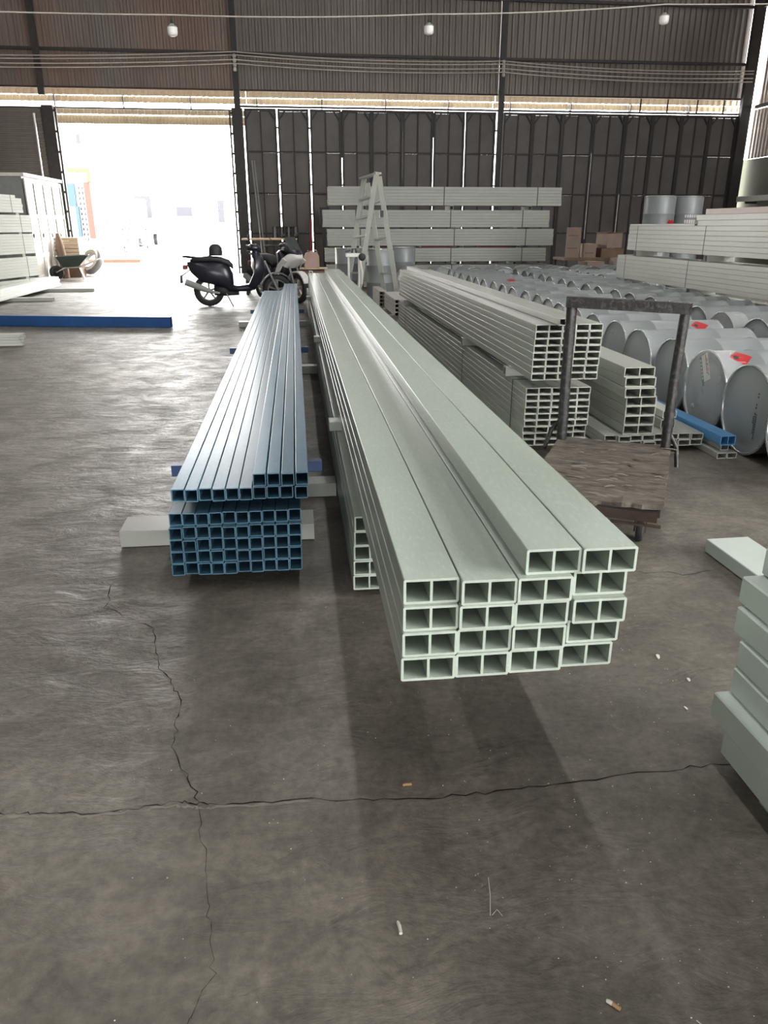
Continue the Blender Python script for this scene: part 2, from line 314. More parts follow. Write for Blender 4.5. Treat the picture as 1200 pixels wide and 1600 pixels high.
_tubes = {}
def tube_mesh(w_, h_, L_, cells, t, m, ch=0.0035):
    """hollow pultruded tube: section w x h, wall t, one or two cells side by side, along +y, origin at lower left front corner"""
    key = (w_, h_, L_, cells, t, m.name)
    if key in _tubes: return _tubes[key]
    b = MB(); o8 = [(ch, 0), (w_ - ch, 0), (w_, ch), (w_, h_ - ch), (w_ - ch, h_), (ch, h_), (0, h_ - ch), (0, ch)]
    b.add([(x, 0, z) for x, z in o8] + [(x, L_, z) for x, z in o8], [(i + 8, (i + 1) % 8 + 8, (i + 1) % 8, i) for i in range(8)])
    cw = (w_ - t * (cells + 1)) / cells; xs = [0]
    for k in range(cells): xs += [t + k * (cw + t), t + k * (cw + t) + cw]
    xs.append(w_); zs = [0, t, h_ - t, h_]
    for y, flip in ((0, False), (L_, True)):
        for i in range(len(xs) - 1):
            for j in range(3):
                if j == 1 and i % 2 == 1: continue
                x0, x1, z0, z1 = xs[i], xs[i + 1], zs[j], zs[j + 1]
                P = [(x0, z0), (x1, z0), (x1, z1), (x0, z1)]
                if i == 0 and j == 0: P = [(ch, 0), (x1, 0), (x1, z1), (0, z1), (0, ch)]
                if i == 0 and j == 2: P = [(0, z0), (x1, z0), (x1, z1), (ch, z1), (0, z1 - ch)]
                if i == len(xs) - 2 and j == 0: P = [(x0, 0), (x1 - ch, 0), (x1, ch), (x1, z1), (x0, z1)]
                if i == len(xs) - 2 and j == 2: P = [(x0, z0), (x1, z0), (x1, z1 - ch), (x1 - ch, z1), (x0, z1)]
                f = tuple(range(len(P))); b.add([(x, y, z) for x, z in P], [f[::-1] if flip else f])
    for k in range(cells):
        x0, x1 = xs[1 + 2 * k], xs[2 + 2 * k]; P = [(x0, t), (x1, t), (x1, h_ - t), (x0, h_ - t)]
        b.add([(x, 0, z) for x, z in P] + [(x, L_, z) for x, z in P], [(i, (i + 1) % 4, (i + 1) % 4 + 4, i + 4) for i in range(4)])
    me = b.mesh('tube', m); sn = [(0, 0, -1), (0, 0, -1), (1, 0, 0), (1, 0, 0), (0, 0, 1), (0, 0, 1), (-1, 0, 0), (-1, 0, 0)]
    me.polygons.foreach_set('use_smooth', [True] * len(me.polygons)); nl = []
    for p in me.polygons:
        fn = tuple(p.normal)
        for vi in p.vertices: nl.append(sn[vi % 8] if p.index < 8 else fn)
    me.normals_split_custom_set(nl); _tubes[key] = me; return me
def beam(name, x0, x1, y0, y1, z0, z1, m, label, cat='beam', rz=0.0, group=None):
    """hollow tube laid across (along x)"""
    w_, L_ = y1 - y0, x1 - x0
    me = tube_mesh(round(w_, 4), round(z1 - z0, 4), round(L_, 4), 2 if w_ > 0.1 else 1, 0.006, m)
    o = link(name, me, None, (x0, y1, z0), (0, 0, -math.pi / 2 + rz)); return tag(o, label, cat, group)

# ================================================================== THE SETTING
WY = 26.0
fl = struct('floor', MB().box(-13, 15.2, -14, 26.3, -0.2, 0), FLOOR)
yard = struct('ground_yard', MB().box(-90, 90, 26.3, 160, -0.2, -0.004), OUTG)

def ribbon(pts, w0, seed, jit=0.02, sub=10, z=0.0012):
    r = random.Random(seed); P = []
    for a, b in zip(pts[:-1], pts[1:]):
        for k in range(sub):
            t = k / sub; P.append(Vector((a[0] + (b[0] - a[0]) * t + r.uniform(-jit, jit), a[1] + (b[1] - a[1]) * t + r.uniform(-jit, jit), z)))
    P.append(Vector((pts[-1][0], pts[-1][1], z))); V = []; F = []
    for i, p in enumerate(P):
        d = (P[min(i + 1, len(P) - 1)] - P[max(i - 1, 0)]).normalized(); nrm = Vector((-d.y, d.x, 0)); ww = w0 * r.uniform(0.15, 1.0) / 2
        if i in (0, len(P) - 1): ww = w0 * 0.05
        V += [p - nrm * ww * r.uniform(0.5, 1.2), p + nrm * ww]
    for i in range(len(P) - 1): F.append((2 * i, 2 * i + 1, 2 * i + 3, 2 * i + 2))
    return MB().add(V, F)
CRK = [[(-1.1, 1.62), (-0.9, 1.65), (-0.74, 1.62), (-0.55, 1.60), (-0.36, 1.62), (-0.27, 1.60), (0.0, 1.59), (0.3, 1.56), (0.6, 1.57), (1.0, 1.60), (1.3, 1.60)],
       [(-0.83, 3.0), (-0.79, 2.75), (-0.58, 2.55), (-0.52, 2.3), (-0.42, 2.1), (-0.40, 1.85), (-0.30, 1.61)],
       [(-0.30, 1.60), (-0.25, 1.3), (-0.22, 1.12), (-0.27, 1.0), (-0.25, 0.7), (-0.21, 0.45)]]
ribbon(CRK[0], 0.005, 1, 0.007).obj('crack', CRACK, fl)
ribbon(CRK[1], 0.0045, 2, 0.009).obj('crack', CRACK, fl)
ribbon(CRK[2], 0.002, 3, 0.008).obj('crack', CRACK, fl)
for k, (y, xa, xb) in enumerate([(6.4, -2.6, -0.9), (13.6, -2.6, -0.7), (4.4, -2.2, -1.2), (2.9, 1.2, 2.1)]):
    ribbon([(xa, y), ((xa + xb) / 2, y - 0.12), (xb, y + 0.05)], 0.005, 20 + k, 0.02).obj('crack', CRACK, fl)
ribbon([(-1.1, 1.613), (-0.9, 1.641), (-0.74, 1.611), (-0.55, 1.592), (-0.36, 1.606), (-0.27, 1.588), (0.0, 1.583)], 0.012, 9, 0.005, sub=16, z=0.0009).obj('chipped_edge', CHIP, fl)

def corr(w_, h_, pitch, amp, m, name, parent=None, loc=(0, 0, 0), rot=(0, 0, 0), vertical=True):
    """corrugated sheet in the x,z plane; ribs run up (or along x)"""
    n = int((w_ if vertical else h_) / pitch); V = []; F = []; prof = [(0, 0), (0.34, 0), (0.46, 1), (0.82, 1), (0.94, 0)]
    us = [((k + a) * pitch, d * amp) for k in range(n + 1) for a, d in prof if (k + a) * pitch <= (w_ if vertical else h_)]
    for u, d in us: V += ([(u, -d, 0), (u, -d, h_)] if vertical else [(0, -d, u), (w_, -d, u)])
    for i in range(len(us) - 1): F.append((2 * i, 2 * i + 2, 2 * i + 3, 2 * i + 1) if vertical else (2 * i, 2 * i + 1, 2 * i + 3, 2 * i + 2))
    return MB().add(V, F).obj(name, m, parent, loc, rot)

# back wall above the gates: three bays of upright corrugated sheet, rails, posts
wb = struct('wall_back', MB().box(-13, 14.7, 26.1, 26.16, 9.1, 9.2), CORR)
for x0, x1, m_ in ((-13, -1.56, CORRR), (-1.54, 6.54, CORR), (6.56, 14.5, CORR)):
    corr(x1 - x0, 0.98, 0.187, 0.035, m_, 'corrugated_sheet', wb, (x0, 26.02, 5.22))
    corr(x1 - x0, 3.0, 0.187, 0.035, m_, 'corrugated_sheet', wb, (x0, 26.05, 6.19))
for x0, x1 in ((-13, -1.64), (-1.44, 6.45), (6.65, 14.4)):
    MB().box(x0, x1, 25.90, 25.96, 6.15, 6.23).obj('rail', STEELD, wb)
    MB().box(x0, x1, 25.88, 25.97, 5.19, 5.24).obj('rail', RUST, wb)
    MB().box(x0, x1, 25.90, 25.97, 7.7, 7.78).obj('rail', STEELD, wb)
for i, x in enumerate((-7.15, -1.54, 6.55)):
    o = struct('trim_%d' % (i + 1), MB().box(x - 0.09, x + 0.09, 25.82, 25.9, 0 if i else 5.0, 9.1), STEELD)
t4 = struct('trim_4', MB().box(14.40, 14.72, 25.72, 25.9, 0, 9.0), STEELD)
hd = struct('trim_5', MB().box(-1.5, 14.4, 25.86, 25.98, 4.76, 4.81), STEELD)
hd2 = struct('trim_6', MB().box(-6.95, -1.6, 25.9, 25.98, 4.66, 4.70), STEELD)
# sun canopy of beige translucent sheets outside, over the doorway and the gates
aw = tag(MB().box(-14, 15, 26.3, 26.34, 5.32, 5.36).obj('sheet_canopy', RUST), 'beige translucent corrugated sheets hanging outside above the doorway and the gates', 'canopy')
for x0, x1 in ((-14, -1.3), (-1.3, 6.5), (6.5, 15)):
    corr(x1 - x0, 0.24, 0.20, 0.04, CORRL, 'sheet', aw, (x0, 26.42, 5.09))
    corr(x1 - x0, 0.165, 0.20, 0.04, CORRL, 'sheet', aw, (x0, 26.7, 4.945))
corr(6.4, 0.16, 0.2, 0.04, CORRL, 'sheet', aw, (-7.4, 26.75, 4.62)); corr(6.4, 0.24, 0.10, 0.03, CORRL, 'sheet', aw, (-7.4, 26.9, 4.37))
for x in range(-13, 15, 2): MB().box(x, x + 0.03, 26.46, 26.64, 4.75, 5.35).obj('bracket', STEELD, aw)
for x in (11.1, 12.0, 13.0, 13.9): MB().box(x, x + 0.05, 25.99, 26.03, 4.8, 5.25).obj('bracket', RUST, aw)

# left of the doorway: a screen of dark sheet with level ribs
wl = struct('wall_back_left', MB().box(-13, -7.25, 26.06, 26.1, 0, 4.72), STEELD)
corr(5.7, 4.66, 0.115, 0.03, CORR, 'corrugated_sheet', wl, (-13, 26.0, 0.02), vertical=False)
# doorway posts
for n, sx, cx in ((1, 1, -7.03), (2, -1, -1.56)):
    b = MB()
    b.box(cx - 0.16, cx + 0.16, 25.72, 25.92, 0, 4.72); b.bar((cx + sx * 0.22, 25.76, 0), (cx + sx * 0.22, 25.76, 4.66), 0.05)
    for k in range(9): b.box(min(cx, cx + sx * .22), max(cx, cx + sx * .22), 25.75, 25.79, 0.15 + k * 0.55, 0.21 + k * 0.55)
    struct('door_%d' % n, b, STEELD)
tag(MB().tube([(-7.42, 25.72, 0.0), (-7.42, 25.72, 4.5)], 0.03, 8).obj('pipe', ALU), 'slim pale upright pipe in front of the dark ribbed screen beside the doorway', 'pipe')
for k, (xa, xb) in enumerate(((-1.2, -0.98), (-1.13, -0.9))):
    tag(MB().tube([(xb, 25.45, 0.0), (xa, 25.80, 3.3)], 0.022, 8).obj('steel_rod', GREYM), ('left' if k == 0 else 'right') + ' one of two thin rods leaning on the gate beside the doorway', 'rod')

# the row of folding steel gate leaves
GX = [-1.36, -0.38, 0.60, 1.58, 2.51, 3.48, 4.45, 5.45, 6.46, 7.62, 8.59, 9.61, 10.66, 11.56, 12.54, 13.49, 14.44]
GAP = [.0, .036, .034, .024, .003, .006, .018, .02, .07, .003, .006, .014, .016, .003, .003, .003, .04]
COVER = {3: [(3.4, 4.7)], 5: [(0, 2.8), (4.2, 4.7)], 6: [(4.0, 4.7)], 9: [(0, 4.7)], 10: [(0, 3.4)], 11: [(3.6, 4.7), (0, 1.0)], 12: [(2.4, 4.7)], 4: [(0, 4.7)], 13: [(0, 4.7)], 14: [(0, 4.7)], 15: [(0, 4.7)]}
for i in range(16):
    x0, x1 = GX[i] + GAP[i] / 2, GX[i + 1] - GAP[i + 1] / 2
    if i == 8: x0 = 6.66
    wd = x1 - x0; h_ = 4.74
    g = thing('gate_leaf', 'dark steel-framed gate leaf, %s to the right of the doorway' % ORD[i], 'gate', (x0, 25.95, 0), 0, 'gate leaves along the back wall')
    b = MB()
    for x in (0.0, wd - 0.06): b.box(x, x + 0.06, -0.06, 0, 0, h_)
    b.box(wd / 2 - 0.02, wd / 2 + 0.02, -0.045, 0, 0.06, h_ - 0.06)
    for z in (0.0, 1.17, 2.35, 3.53, h_ - 0.07): b.box(0.06, wd - 0.06, -0.05, 0, z, z + 0.05 + 0.02 * (z > 4))
    b.bar((0.05, -0.03, h_ - 0.30), (0.22, -0.03, h_ - 0.06), 0.05, 0.04); b.bar((wd - 0.05, -0.03, h_ - 0.30), (wd - 0.22, -0.03, h_ - 0.06), 0.05, 0.04)
    b.obj('frame', STEELD, g)
    for z0, z1 in ((0.05, 1.17), (1.22, 2.35), (2.40, 3.53), (3.58, 4.67)):
        for a, c in ((0.03, wd / 2 - 0.012), (wd / 2 + 0.012, wd - 0.03)):
            MB().box(a, c, 0.0, 0.006, z0, z1).obj('sheet', SHEETD, g, rot=(R_(R.uniform(-.15, .15)), 0, 0))
    for z0, z1 in COVER.get(i + 1, []): MB().box(wd + 0.0003, wd + GAP[i + 1] - 0.0003, -0.03, -0.02, z0, z1).obj('cover_strip', STEELD, g)
    if GAP[i + 1] > 0.02:
        b = MB()
        for z in (0.9, 1.75, 2.6, 3.52, 4.2): b.box(wd + 0.0005, wd + GAP[i + 1] - 0.0005, -0.02, 0.012, z, z + 0.05)
        b.obj('hinge', STEELD, g)

# right wall: olive block wall below, weathered sheet with light behind it above
wr = struct('wall_right', MB().box(14.92, 15.1, -14, 26.3, 0, 3.46), OLIVE)
corr(27, 1.45, 0.187, 0.035, CORRY, 'corrugated_sheet', wr, (14.95, 25.98, 3.47), (0, 0, R_(-90)))
corr(26.6, 3.9, 0.187, 0.035, CORRY, 'corrugated_sheet', wr, (14.95, 25.74, 5.05), (0, 0, R_(-90)))
MB().box(14.8, 14.9, -13.8, 25.7, 4.93, 5.03).obj('rail', STEELD, wr); MB().box(14.82, 14.9, -13.8, 25.0, 6.4, 6.48).obj('rail', RUST, wr)
MB().bar((14.6, 24.6, 8.2), (14.86, 23.2, 5.0), 0.07).obj('brace', STEELD, wr)
wlf = struct('wall_left', MB().box(-13.1, -13, -14, 26.3, 0, 9.2), CORR)
wf = MB(); wf.box(-13, -4, -14.1, -14, 0, 9.2); wf.box(8, 15, -14.1, -14, 0, 9.2); wf.box(-4, 8, -14.1, -14, 1.9, 9.2)
struct('wall_front', wf, CORR)
# roof with open roof-light strips
rf = MB(); xs = [-13.2] + [v for s_ in SKYLIGHTS for v in s_] + [15.2]
for k in range(0, len(xs), 2): rf.box(xs[k], xs[k + 1], -14.2, 26.4, 9.2, 9.26)
for a, b_ in SKYLIGHTS: rf.box(a, b_, -14.2, SKY_Y0, 9.2, 9.26); rf.box(a, b_, SKY_Y1, 26.4, 9.2, 9.26)
struct('ceiling', rf, CORR)
b = MB(); b.bar((14.5, 25.6, 8.0), (10.5, 25.6, 9.0), 0.12, 0.16); b.bar((14.6, 25.6, 7.75), (14.6, 19, 7.75), 0.1, 0.14)
struct('trim_7', b, STEELD)

# cables and lamps
def cable(name, pts, sag, r, m, label):
    P = []
    for a, c in zip(pts[:-1], pts[1:]):
        a, c = Vector(a), Vector(c)
        for k in range(12):
            t = k / 12; p = a.lerp(c, t); p.z -= sag * 4 * t * (1 - t); P.append(p)
    P.append(Vector(pts[-1])); return tag(MB().tube(P, r, 5).obj(name, m), label, 'cable')
cable('lamp_cable', [(-7, 12.05, 4.07), (-1.52, 12.05, 4.05), (1.97, 12.05, 4.145), (5.36, 12.05, 4.35), (10, 12.05, 4.56)], 0.03, 0.009, WIRE, 'thin cable strung across the hall that the three bulbs hang from')
for z0, dz, n in ((6.10, 0.0, 'topmost'), (6.02, 0.0, 'second from the top'), (5.9, 0.0, 'third from the top'), (5.80, 0.0, 'lowest')):
    cable('wall_cable', [(-12, 25.72, z0 - 0.12), (-1.54, 25.72, z0 + 0.08), (6.55, 25.72, z0), (14.6, 25.7, z0 - 0.12)], 0.10, 0.016, WIRE, n + ' of the four pale cables along the back wall')
for x in (-1.54, 6.55):
    b = MB()
    for k in range(4): b.lathe([(0.0, 0), (0.05, 0.01), (0.06, 0.06), (0.04, 0.08), (0.05, 0.10), (0.0, 0.12)], 10, c=(x, 25.76, 5.68 + k * 0.115))
    tag(b.obj('insulator_rack', WIRE), 'pale stack of cable insulators on the post ' + ('beside the doorway' if x < 0 else 'in the middle of the gates'), 'insulator')
for nm, x, z in (('above the doorway', -1.52, 3.799), ('over the ladder and pipes', 1.975, 3.894), ('nearest the right wall', 5.37, 4.099)):
    lp = thing('hanging_bulb', 'white bulb lamp hanging from the cable, the one ' + nm, 'lamp', (x, 12.05, z))
    MB().lathe([(0.0, 0), (0.035, 0.003), (0.062, 0.02), (0.068, 0.05), (0.068, 0.105)], 16).obj('bulb', BULB, lp)
    MB().lathe([(0.068, 0.105), (0.060, 0.12), (0.03, 0.135), (0.024, 0.15), (0.0, 0.15)], 16).obj('lamp_base', GREYM, lp)
    b = MB(); b.lathe([(0.0, 0.15), (0.022, 0.15), (0.022, 0.19), (0.0, 0.19)], 10); b.tube([(0, 0, 0.19), (0.01, 0, 0.24), (-0.012, 0, 0.235), (0, 0, 0.19)], 0.004, 5); b.obj('socket', MATTE, lp)

# ================================================================== MAIN PIPES IN THE FOREGROUND
UW, UH = 0.1275, 0.0622
big = tube_mesh(UW, UH, 12.0, 2, 0.0062, FRP)
COLN = ['leftmost', 'second', 'third', 'rightmost']
for r in range(5):
    for c in range(4):
        if r == 4 and c < 2: continue
        x = 0.2055 + 0.0025 * r + c * (UW + 0.0012) + (0.008 if c == 3 and r in (1, 2, 3) else 0) + R.uniform(0, 0.0015)
        if r == 4: x = 0.4905 + (c - 2) * (UW + 0.0015)
        y = 1.50 + R.uniform(-0.012, 0.012) + (0.5 if (r == 4) else 0) * 0
        o = link('twin_cell_tube', big, None, (x, y, 0.4102 + r * (UH + 0.0006)))
        tag(o, 'pale green twin-cell tube, %s in the %s row of the nearest pile' % (COLN[c] if r < 4 else ('left one' if c == 2 else 'right one'), ['bottom', 'second', 'third', 'fourth', 'top short'][r]), 'tube', 'twin-cell tubes of the nearest pile')
low = tube_mesh(UW, UH, 11.6, 2, 0.0062, FRP)
for r in range(5):
    for c in range(4):
        x = 0.180 + 0.0018 * r + c * (UW + 0.001); o = link('twin_cell_tube', low, None, (x, 2.70 + R.uniform(0, 0.01), 0.0452 + r * (UH + 0.0004)))
        if c == 0: tag(o, 'pale green twin-cell tube, outermost in the %s row, set-back bundle under nearest pile' % ['bottom', 'second', 'third', 'fourth', 'top'][r], 'tube', 'twin-cell tubes under the nearest pile')
        else: tag(o, 'pale green twin-cell tube deep inside the set-back bundle under the nearest pile', 'tube', 'twin-cell tubes hidden under the nearest pile')
tag(MB().lathe([(0.0, -0.001), (0.008, 0.0), (0.0, 0.0012)], 14, 'x', c=(0, 0, 0)).obj('tape_tab', TAPE, None, (0.1795, 2.70, 0.335), (0, R_(-4), 0)), 'small yellowed oval tape tab on the set-back bundle', 'tape')
bpy.context.scene.objects['tape_tab'].scale = (1, 1.2, 2.4)
for y in (4.0, 7.4, 11.9): beam('spacer_tube', 0.150, 0.74, y, y + 0.11, 0.3588, 0.4094, FRPG, 'short spacer tube between the two layers of the nearest pile, %s from the front' % {4.0: 'first', 7.4: 'second', 11.9: 'third'}[y], 'spacer')
for y in (4.6, 8.4, 12.3): beam('floor_batten', 0.20, 0.71, y, y + 0.09, 0.002, 0.0444, FRPG, 'flat batten on the floor under the set-back bundle, %s from the front' % {4.6: 'first', 8.4: 'second', 12.3: 'third'}[y], 'batten')
tag(link('tube_offcut', tube_mesh(0.05, 0.05, 0.14, 1, 0.004, FRPW), None, (0.235, 13.1, 0.6625), (0, 0, 0.1)), 'short pale tube offcut lying on the far end of the nearest pile', 'offcut')
tag(link('tube_offcut', tube_mesh(0.07, 0.05, 0.62, 1, 0.004, FRPW), None, (0.78, 13.72, 0.04), (R_(76), 0, R_(4))), 'pale tube offcut propped at the far end of the nearest pile', 'offcut')

# blue pile
P = 0.0522
bl = tube_mesh(0.0512, 0.0510, 9.9, 1, 0.0036, BLUE)
rows5 = ['bottom', 'second', 'third', 'fourth', 'top']
for r in range(5):
    for c in range(10):
        o = link('blue_square_tube', bl, None, (-0.541 + c * P + R.uniform(-.0003, .0003) + 0.001 * r, 2.835 + R.uniform(-0.008, 0.012) + 0.02 * (r == 4), 0.0812 + r * 0.0518))
        tag(o, 'blue square tube, %s from the left, %s row of the lower blue bundle' % (ORD[c], rows5[r]), 'tube', 'square tubes of the lower blue bundle')
bu = tube_mesh(0.0512, 0.0510, 9.8, 1, 0.0036, BLUE)
for c in range(10):
    o = link('blue_square_tube', bu, None, (-0.517 + c * 0.0527 + R.uniform(0, .0006) + (0.006 if c == 9 else 0), 2.845 + R.uniform(-0.008, 0.008), 0.3925), (0, 0, 0))
    tag(o, 'blue square tube, %s from the left in the full row of the upper blue layer' % ORD[c], 'tube', 'square tubes of the upper blue layer')
bt = tube_mesh(0.0512, 0.0510, 10.6, 1, 0.0036, BLUE)
for c in range(4):
    o = link('blue_square_tube', bt, None, (-0.199 + c * 0.0555, 2.85 + R.uniform(-0.006, 0.006), 0.4442))
    tag(o, 'blue square tube lying on top of the blue pile, %s from the left of four' % ORD[c], 'tube', 'tubes on top of the blue pile')
for k, (y, x0, x1) in enumerate(((3.34, -0.592, 0.086), (6.88, -0.607, 0.089), (10.2, -0.60, 0.09))):
    beam('blue_spacer', x0, x1, y, y + 0.05, 0.3414, 0.3914, BLUED, 'deep blue tube laid across the blue pile as a spacer, %s from the front' % ORD[k], 'spacer')
beam('support_beam', -0.857, 0.040, 3.345, 3.545, 0.002, 0.0806, FRPG, 'thick grey-green beam under the front of the blue pile, sticking out to the left', 'beam')
for k, (y, x0, x1) in enumerate(((3.95, -0.5, 0.176), (5.5, -0.60, 0.0), (7.70, -0.62, 0.182), (11.6, -0.864, 0.122))):
    beam('support_beam', x0, x1, y, y + 0.13, 0.002, 0.0806, FRPG, 'grey-green cross beam on the floor under the blue pile, %s behind the front beam' % ORD[k], 'beam')

# third pile: flat rectangular tubes in two bundles
RW, RH = 0.0830, 0.0412
rt = tube_mesh(RW, RH, 6.2, 1, 0.0048, FRPG)
for r in range(9):
    for c in range(5):
        o = link('rectangular_tube', rt, None, (1.405 + c * (RW + 0.0008) - (0.006 if r < 3 else 0) + R.uniform(-.0004, .0004), 4.56 + R.uniform(-.006, .006), 0.0812 + r * (RH + 0.0004)))
        tag(o, 'grey tube, %s column, %s row from the top, lower bundle behind the cart' % (ORD[c], ORD[8 - r]), 'tube', 'rectangular tubes of the lower bundle behind the cart')
for r in range(8):
    for c in range(5):
        o = link('rectangular_tube', rt, None, (1.398 + c * (RW + 0.0006) + 0.0012 * r, 4.46 + R.uniform(-.006, .006), 0.5232 + r * (RH + 0.0004)))
        tag(o, 'grey tube, %s column, %s row from the top, upper bundle behind the cart' % (ORD[c], ORD[7 - r]), 'tube', 'rectangular tubes of the upper bundle behind the cart')
tag(link('rectangular_tube', rt, None, (1.52, 4.38, 0.8564), (0, 0, R_(.25))), 'single grey-green rectangular tube lying on top of the upper bundle behind the cart', 'tube')
for k, y in enumerate((4.95, 6.35, 9.9)):
    o = link('spacer_block', tube_mesh(0.065, 0.0652, 0.46, 1, 0.008, FRPG), None, (1.375, y + 0.065, 0.4568), (0, 0, R_(-90))); tag(o, 'grey spacer tube between the two bundles behind the cart, %s from the front' % ORD[k], 'spacer')
for k, y in enumerate((4.9, 7.5, 10.2)): beam('support_beam', 1.37, 1.86, y, y + 0.12, 0.002, 0.0806, FRPG, 'cross beam on the floor under the lower bundle behind the cart, %s from the front' % ORD[k], 'beam')
def strap_loop(x0, x1, z0, z1, y, label, wd=0.014, axis='y', m=STRAP, rz=0, org=(0, 0, 0)):
    t = 0.0012; b = MB()
    if axis == 'y':
        b.box(x0 - t, x0 - t / 4, y, y + wd, z0 - t, z1 + t); b.box(x1 + t / 4, x1 + t, y, y + wd, z0 - t, z1 + t); b.box(x0 - t, x1 + t, y, y + wd, z1 + t / 4, z1 + t); b.box(x0 - t, x1 + t, y, y + wd, z0 - t, z0 - t / 4)
    else:
        b.box(y, y + wd, x0 - t, x0 - t / 4, z0 - t, z1 + t); b.box(y, y + wd, x1 + t / 4, x1 + t, z0 - t, z1 + t); b.box(y, y + wd, x0 - t, x1 + t, z1 + t / 4, z1 + t); b.box(y, y + wd, x0 - t, x1 + t, z0 - t, z0 - t / 4)
    return tag(b.obj('packing_strap', m, None, org, (0, 0, rz)), label, 'strap')
for k, y in enumerate((4.84, 6.42, 10.0)): strap_loop(1.397, 1.827, 0.0800, 0.4560, y, 'black strap around the lower bundle behind the cart, %s from the front' % ORD[k])

# fourth pile: wide twin-cell tubes, with low tubes under and beside them
wt = tube_mesh(0.204, 0.0622, 6.0, 2, 0.006, FRPG)
for r in range(7):
    o = link('wide_twin_tube', wt, None, (2.055 + (0.033 if r < 4 else (0.0 if r == 4 else 0.008 if r == 5 else 0.0)), 4.60 + R.uniform(-.01, .01) - (0.03 if r in (4,) else 0), 0.1242 + r * (UH + 0.0006)))
    tag(o, 'wide grey-green twin-cell tube, %s from the top of the single column beside the drums' % ORD[6 - r], 'tube', 'wide tubes in the column beside the drums')
bt_ = tube_mesh(0.083, 0.041, 5.9, 1, 0.0048, FRPG)
for r in range(2):
    for c in range(8):
        o = link('rectangular_tube', bt_, None, (1.965 + c * 0.0845, 4.58 + R.uniform(-.02, .03), 0.0412 + r * 0.0414))
        tag(o, 'low tube, %s from the left, %s row under the column beside the drums' % (ORD[c], ('bottom', 'upper')[r]), 'tube', 'low tubes under the column beside the drums')
for k, y in enumerate((5.1, 7.5, 9.9)): beam('floor_batten', 1.93, 2.66, y, y + 0.08, 0.001, 0.0406, FRPG, 'thin batten under the low tubes beside the drums, %s from the front' % ORD[k], 'batten')
tag(link('rectangular_tube', tube_mesh(0.07, 0.05, 4.6, 1, 0.005, FRPW), None, (1.868, 4.75, 0.001), (0, 0, 0)), 'pale slim tube on the floor between bundle and column behind the cart', 'tube')
tag(link('rectangular_tube', tube_mesh(0.098, 0.05, 5.2, 1, 0.005, FRPW), None, (2.42, 4.75, 0.1910), (0, 0, 0)), 'pale single tube lying on short blocks beside the drums, next to the blue tube', 'tube')
tag(link('rectangular_tube', tube_mesh(0.1, 0.06, 5.2, 2, 0.005, FRPG), None, (2.40, 4.72, 0.1266), (0, 0, 0)), 'grey tube directly beneath the pale single tube beside the drums', 'tube')
tag(link('blue_twin_tube', tube_mesh(0.104, 0.062, 1.5, 2, 0.005, BLUEL), None, (2.664, 4.42, 0.0846), (0, 0, R_(1.0))), 'bright blue twin-cell tube end resting on small grey tubes beside the drums', 'tube')
for k, (x, z) in enumerate(((2.645, 0.001), (2.713, 0.001), (2.69, 0.0425))):
    if k < 2: o = link('small_square_tube', tube_mesh(0.066, 0.040, 1.4, 1, 0.005, FRPG), None, (x, 4.40, z))
    else: o = link('small_square_tube', tube_mesh(0.055, 0.040, 1.3, 1, 0.005, FRPG), None, (2.69, 4.45, 0.0422))
    tag(o, ['left small grey tube on the floor', 'right small grey tube on the floor', 'small grey tube directly'][k] + ' under the bright blue tube', 'tube')

# far small pile
for grp, (x, y, n, c_, L_, z0, txt) in enumerate(((1.50, 11.9, 4, 2, 1.5, 0.10, 'nearer'), (1.43, 13.5, 4, 1, 1.2, 0.10, 'farther'))):
    for r in range(n):
        for c in range(c_):
            o = link('twin_cell_tube', tube_mesh(UW, UH, L_, 2, 0.006, FRPD), None, (x + c * 0.129, y, z0 + r * (UH + 0.0006)))
            tag(o, 'dusty short tube, %s from the top%s, %s stub pile near the ladder' % (ORD[n - 1 - r], (', column ' + ('one', 'two')[c]) if c_ > 1 else '', txt), 'tube', 'short tubes near the ladder')
    for k, yy in enumerate((y + 0.2, y + L_ - 0.3)): beam('support_beam', x - 0.05, x + 0.13 * c_ + 0.05, yy, yy + 0.1, 0.001, z0 - 0.0005, FRPD, 'dusty block under the %s stub pile near the ladder, %s one' % (txt, ('front', 'rear')[k]), 'beam')

# boards at the lower right, their far ends towards the room
solid = MB().box(0, 0.30, -1.5, 0, 0, 0.0775, 0.004).mesh('board', FRPL)
BRD = [(1.116, 1.609, 0.037), (1.108, 1.672, 0.1155), (1.150, 1.668, 0.194), (1.156, 1.674, 0.2725), (1.164, 1.722, 0.351), (1.178, 1.745, 0.4295), (1.235, 1.75, 0.508)]
for k, (x, y, z) in enumerate(BRD):
    o = link('thick_board', solid, None, (x, y, z + 0.0005 * k), (0, 0, R_([-0.6, 0.5, -0.4, -0.2, 0.3, 0.2, -0.3][k])))
    tag(o, 'thick pale green board, %s from the bottom of the stack at the right edge' % ORD[k], 'board', 'boards at the right edge')
tag(MB().box(1.13, 1.40, 0.4, 0.5, 0.001, 0.0365, 0.003).obj('floor_batten', FRPG), 'flat batten under the near end of the right-edge boards', 'batten')
tag(MB().box(1.14, 1.40, 1.35, 1.45, 0.001, 0.0365, 0.003).obj('floor_batten', FRPG), 'flat batten under the far end of the right-edge boards', 'batten')
tag(link('board_offcut', MB().box(0, 0.205, 0, 0.62, 0, 0.062, 0.003).mesh('board_offcut', FRPL), None, (1.833, 2.38, 0.004), (0, 0, R_(1.5))), 'pale green board lying alone on the floor beyond the right-edge boards', 'board')

# ================================================================== CART
ct = thing('platform_cart', 'worn platform cart with a splintered plywood deck and black pipe handle', 'cart', (1.60, 3.02, 0), R_(-27.6))
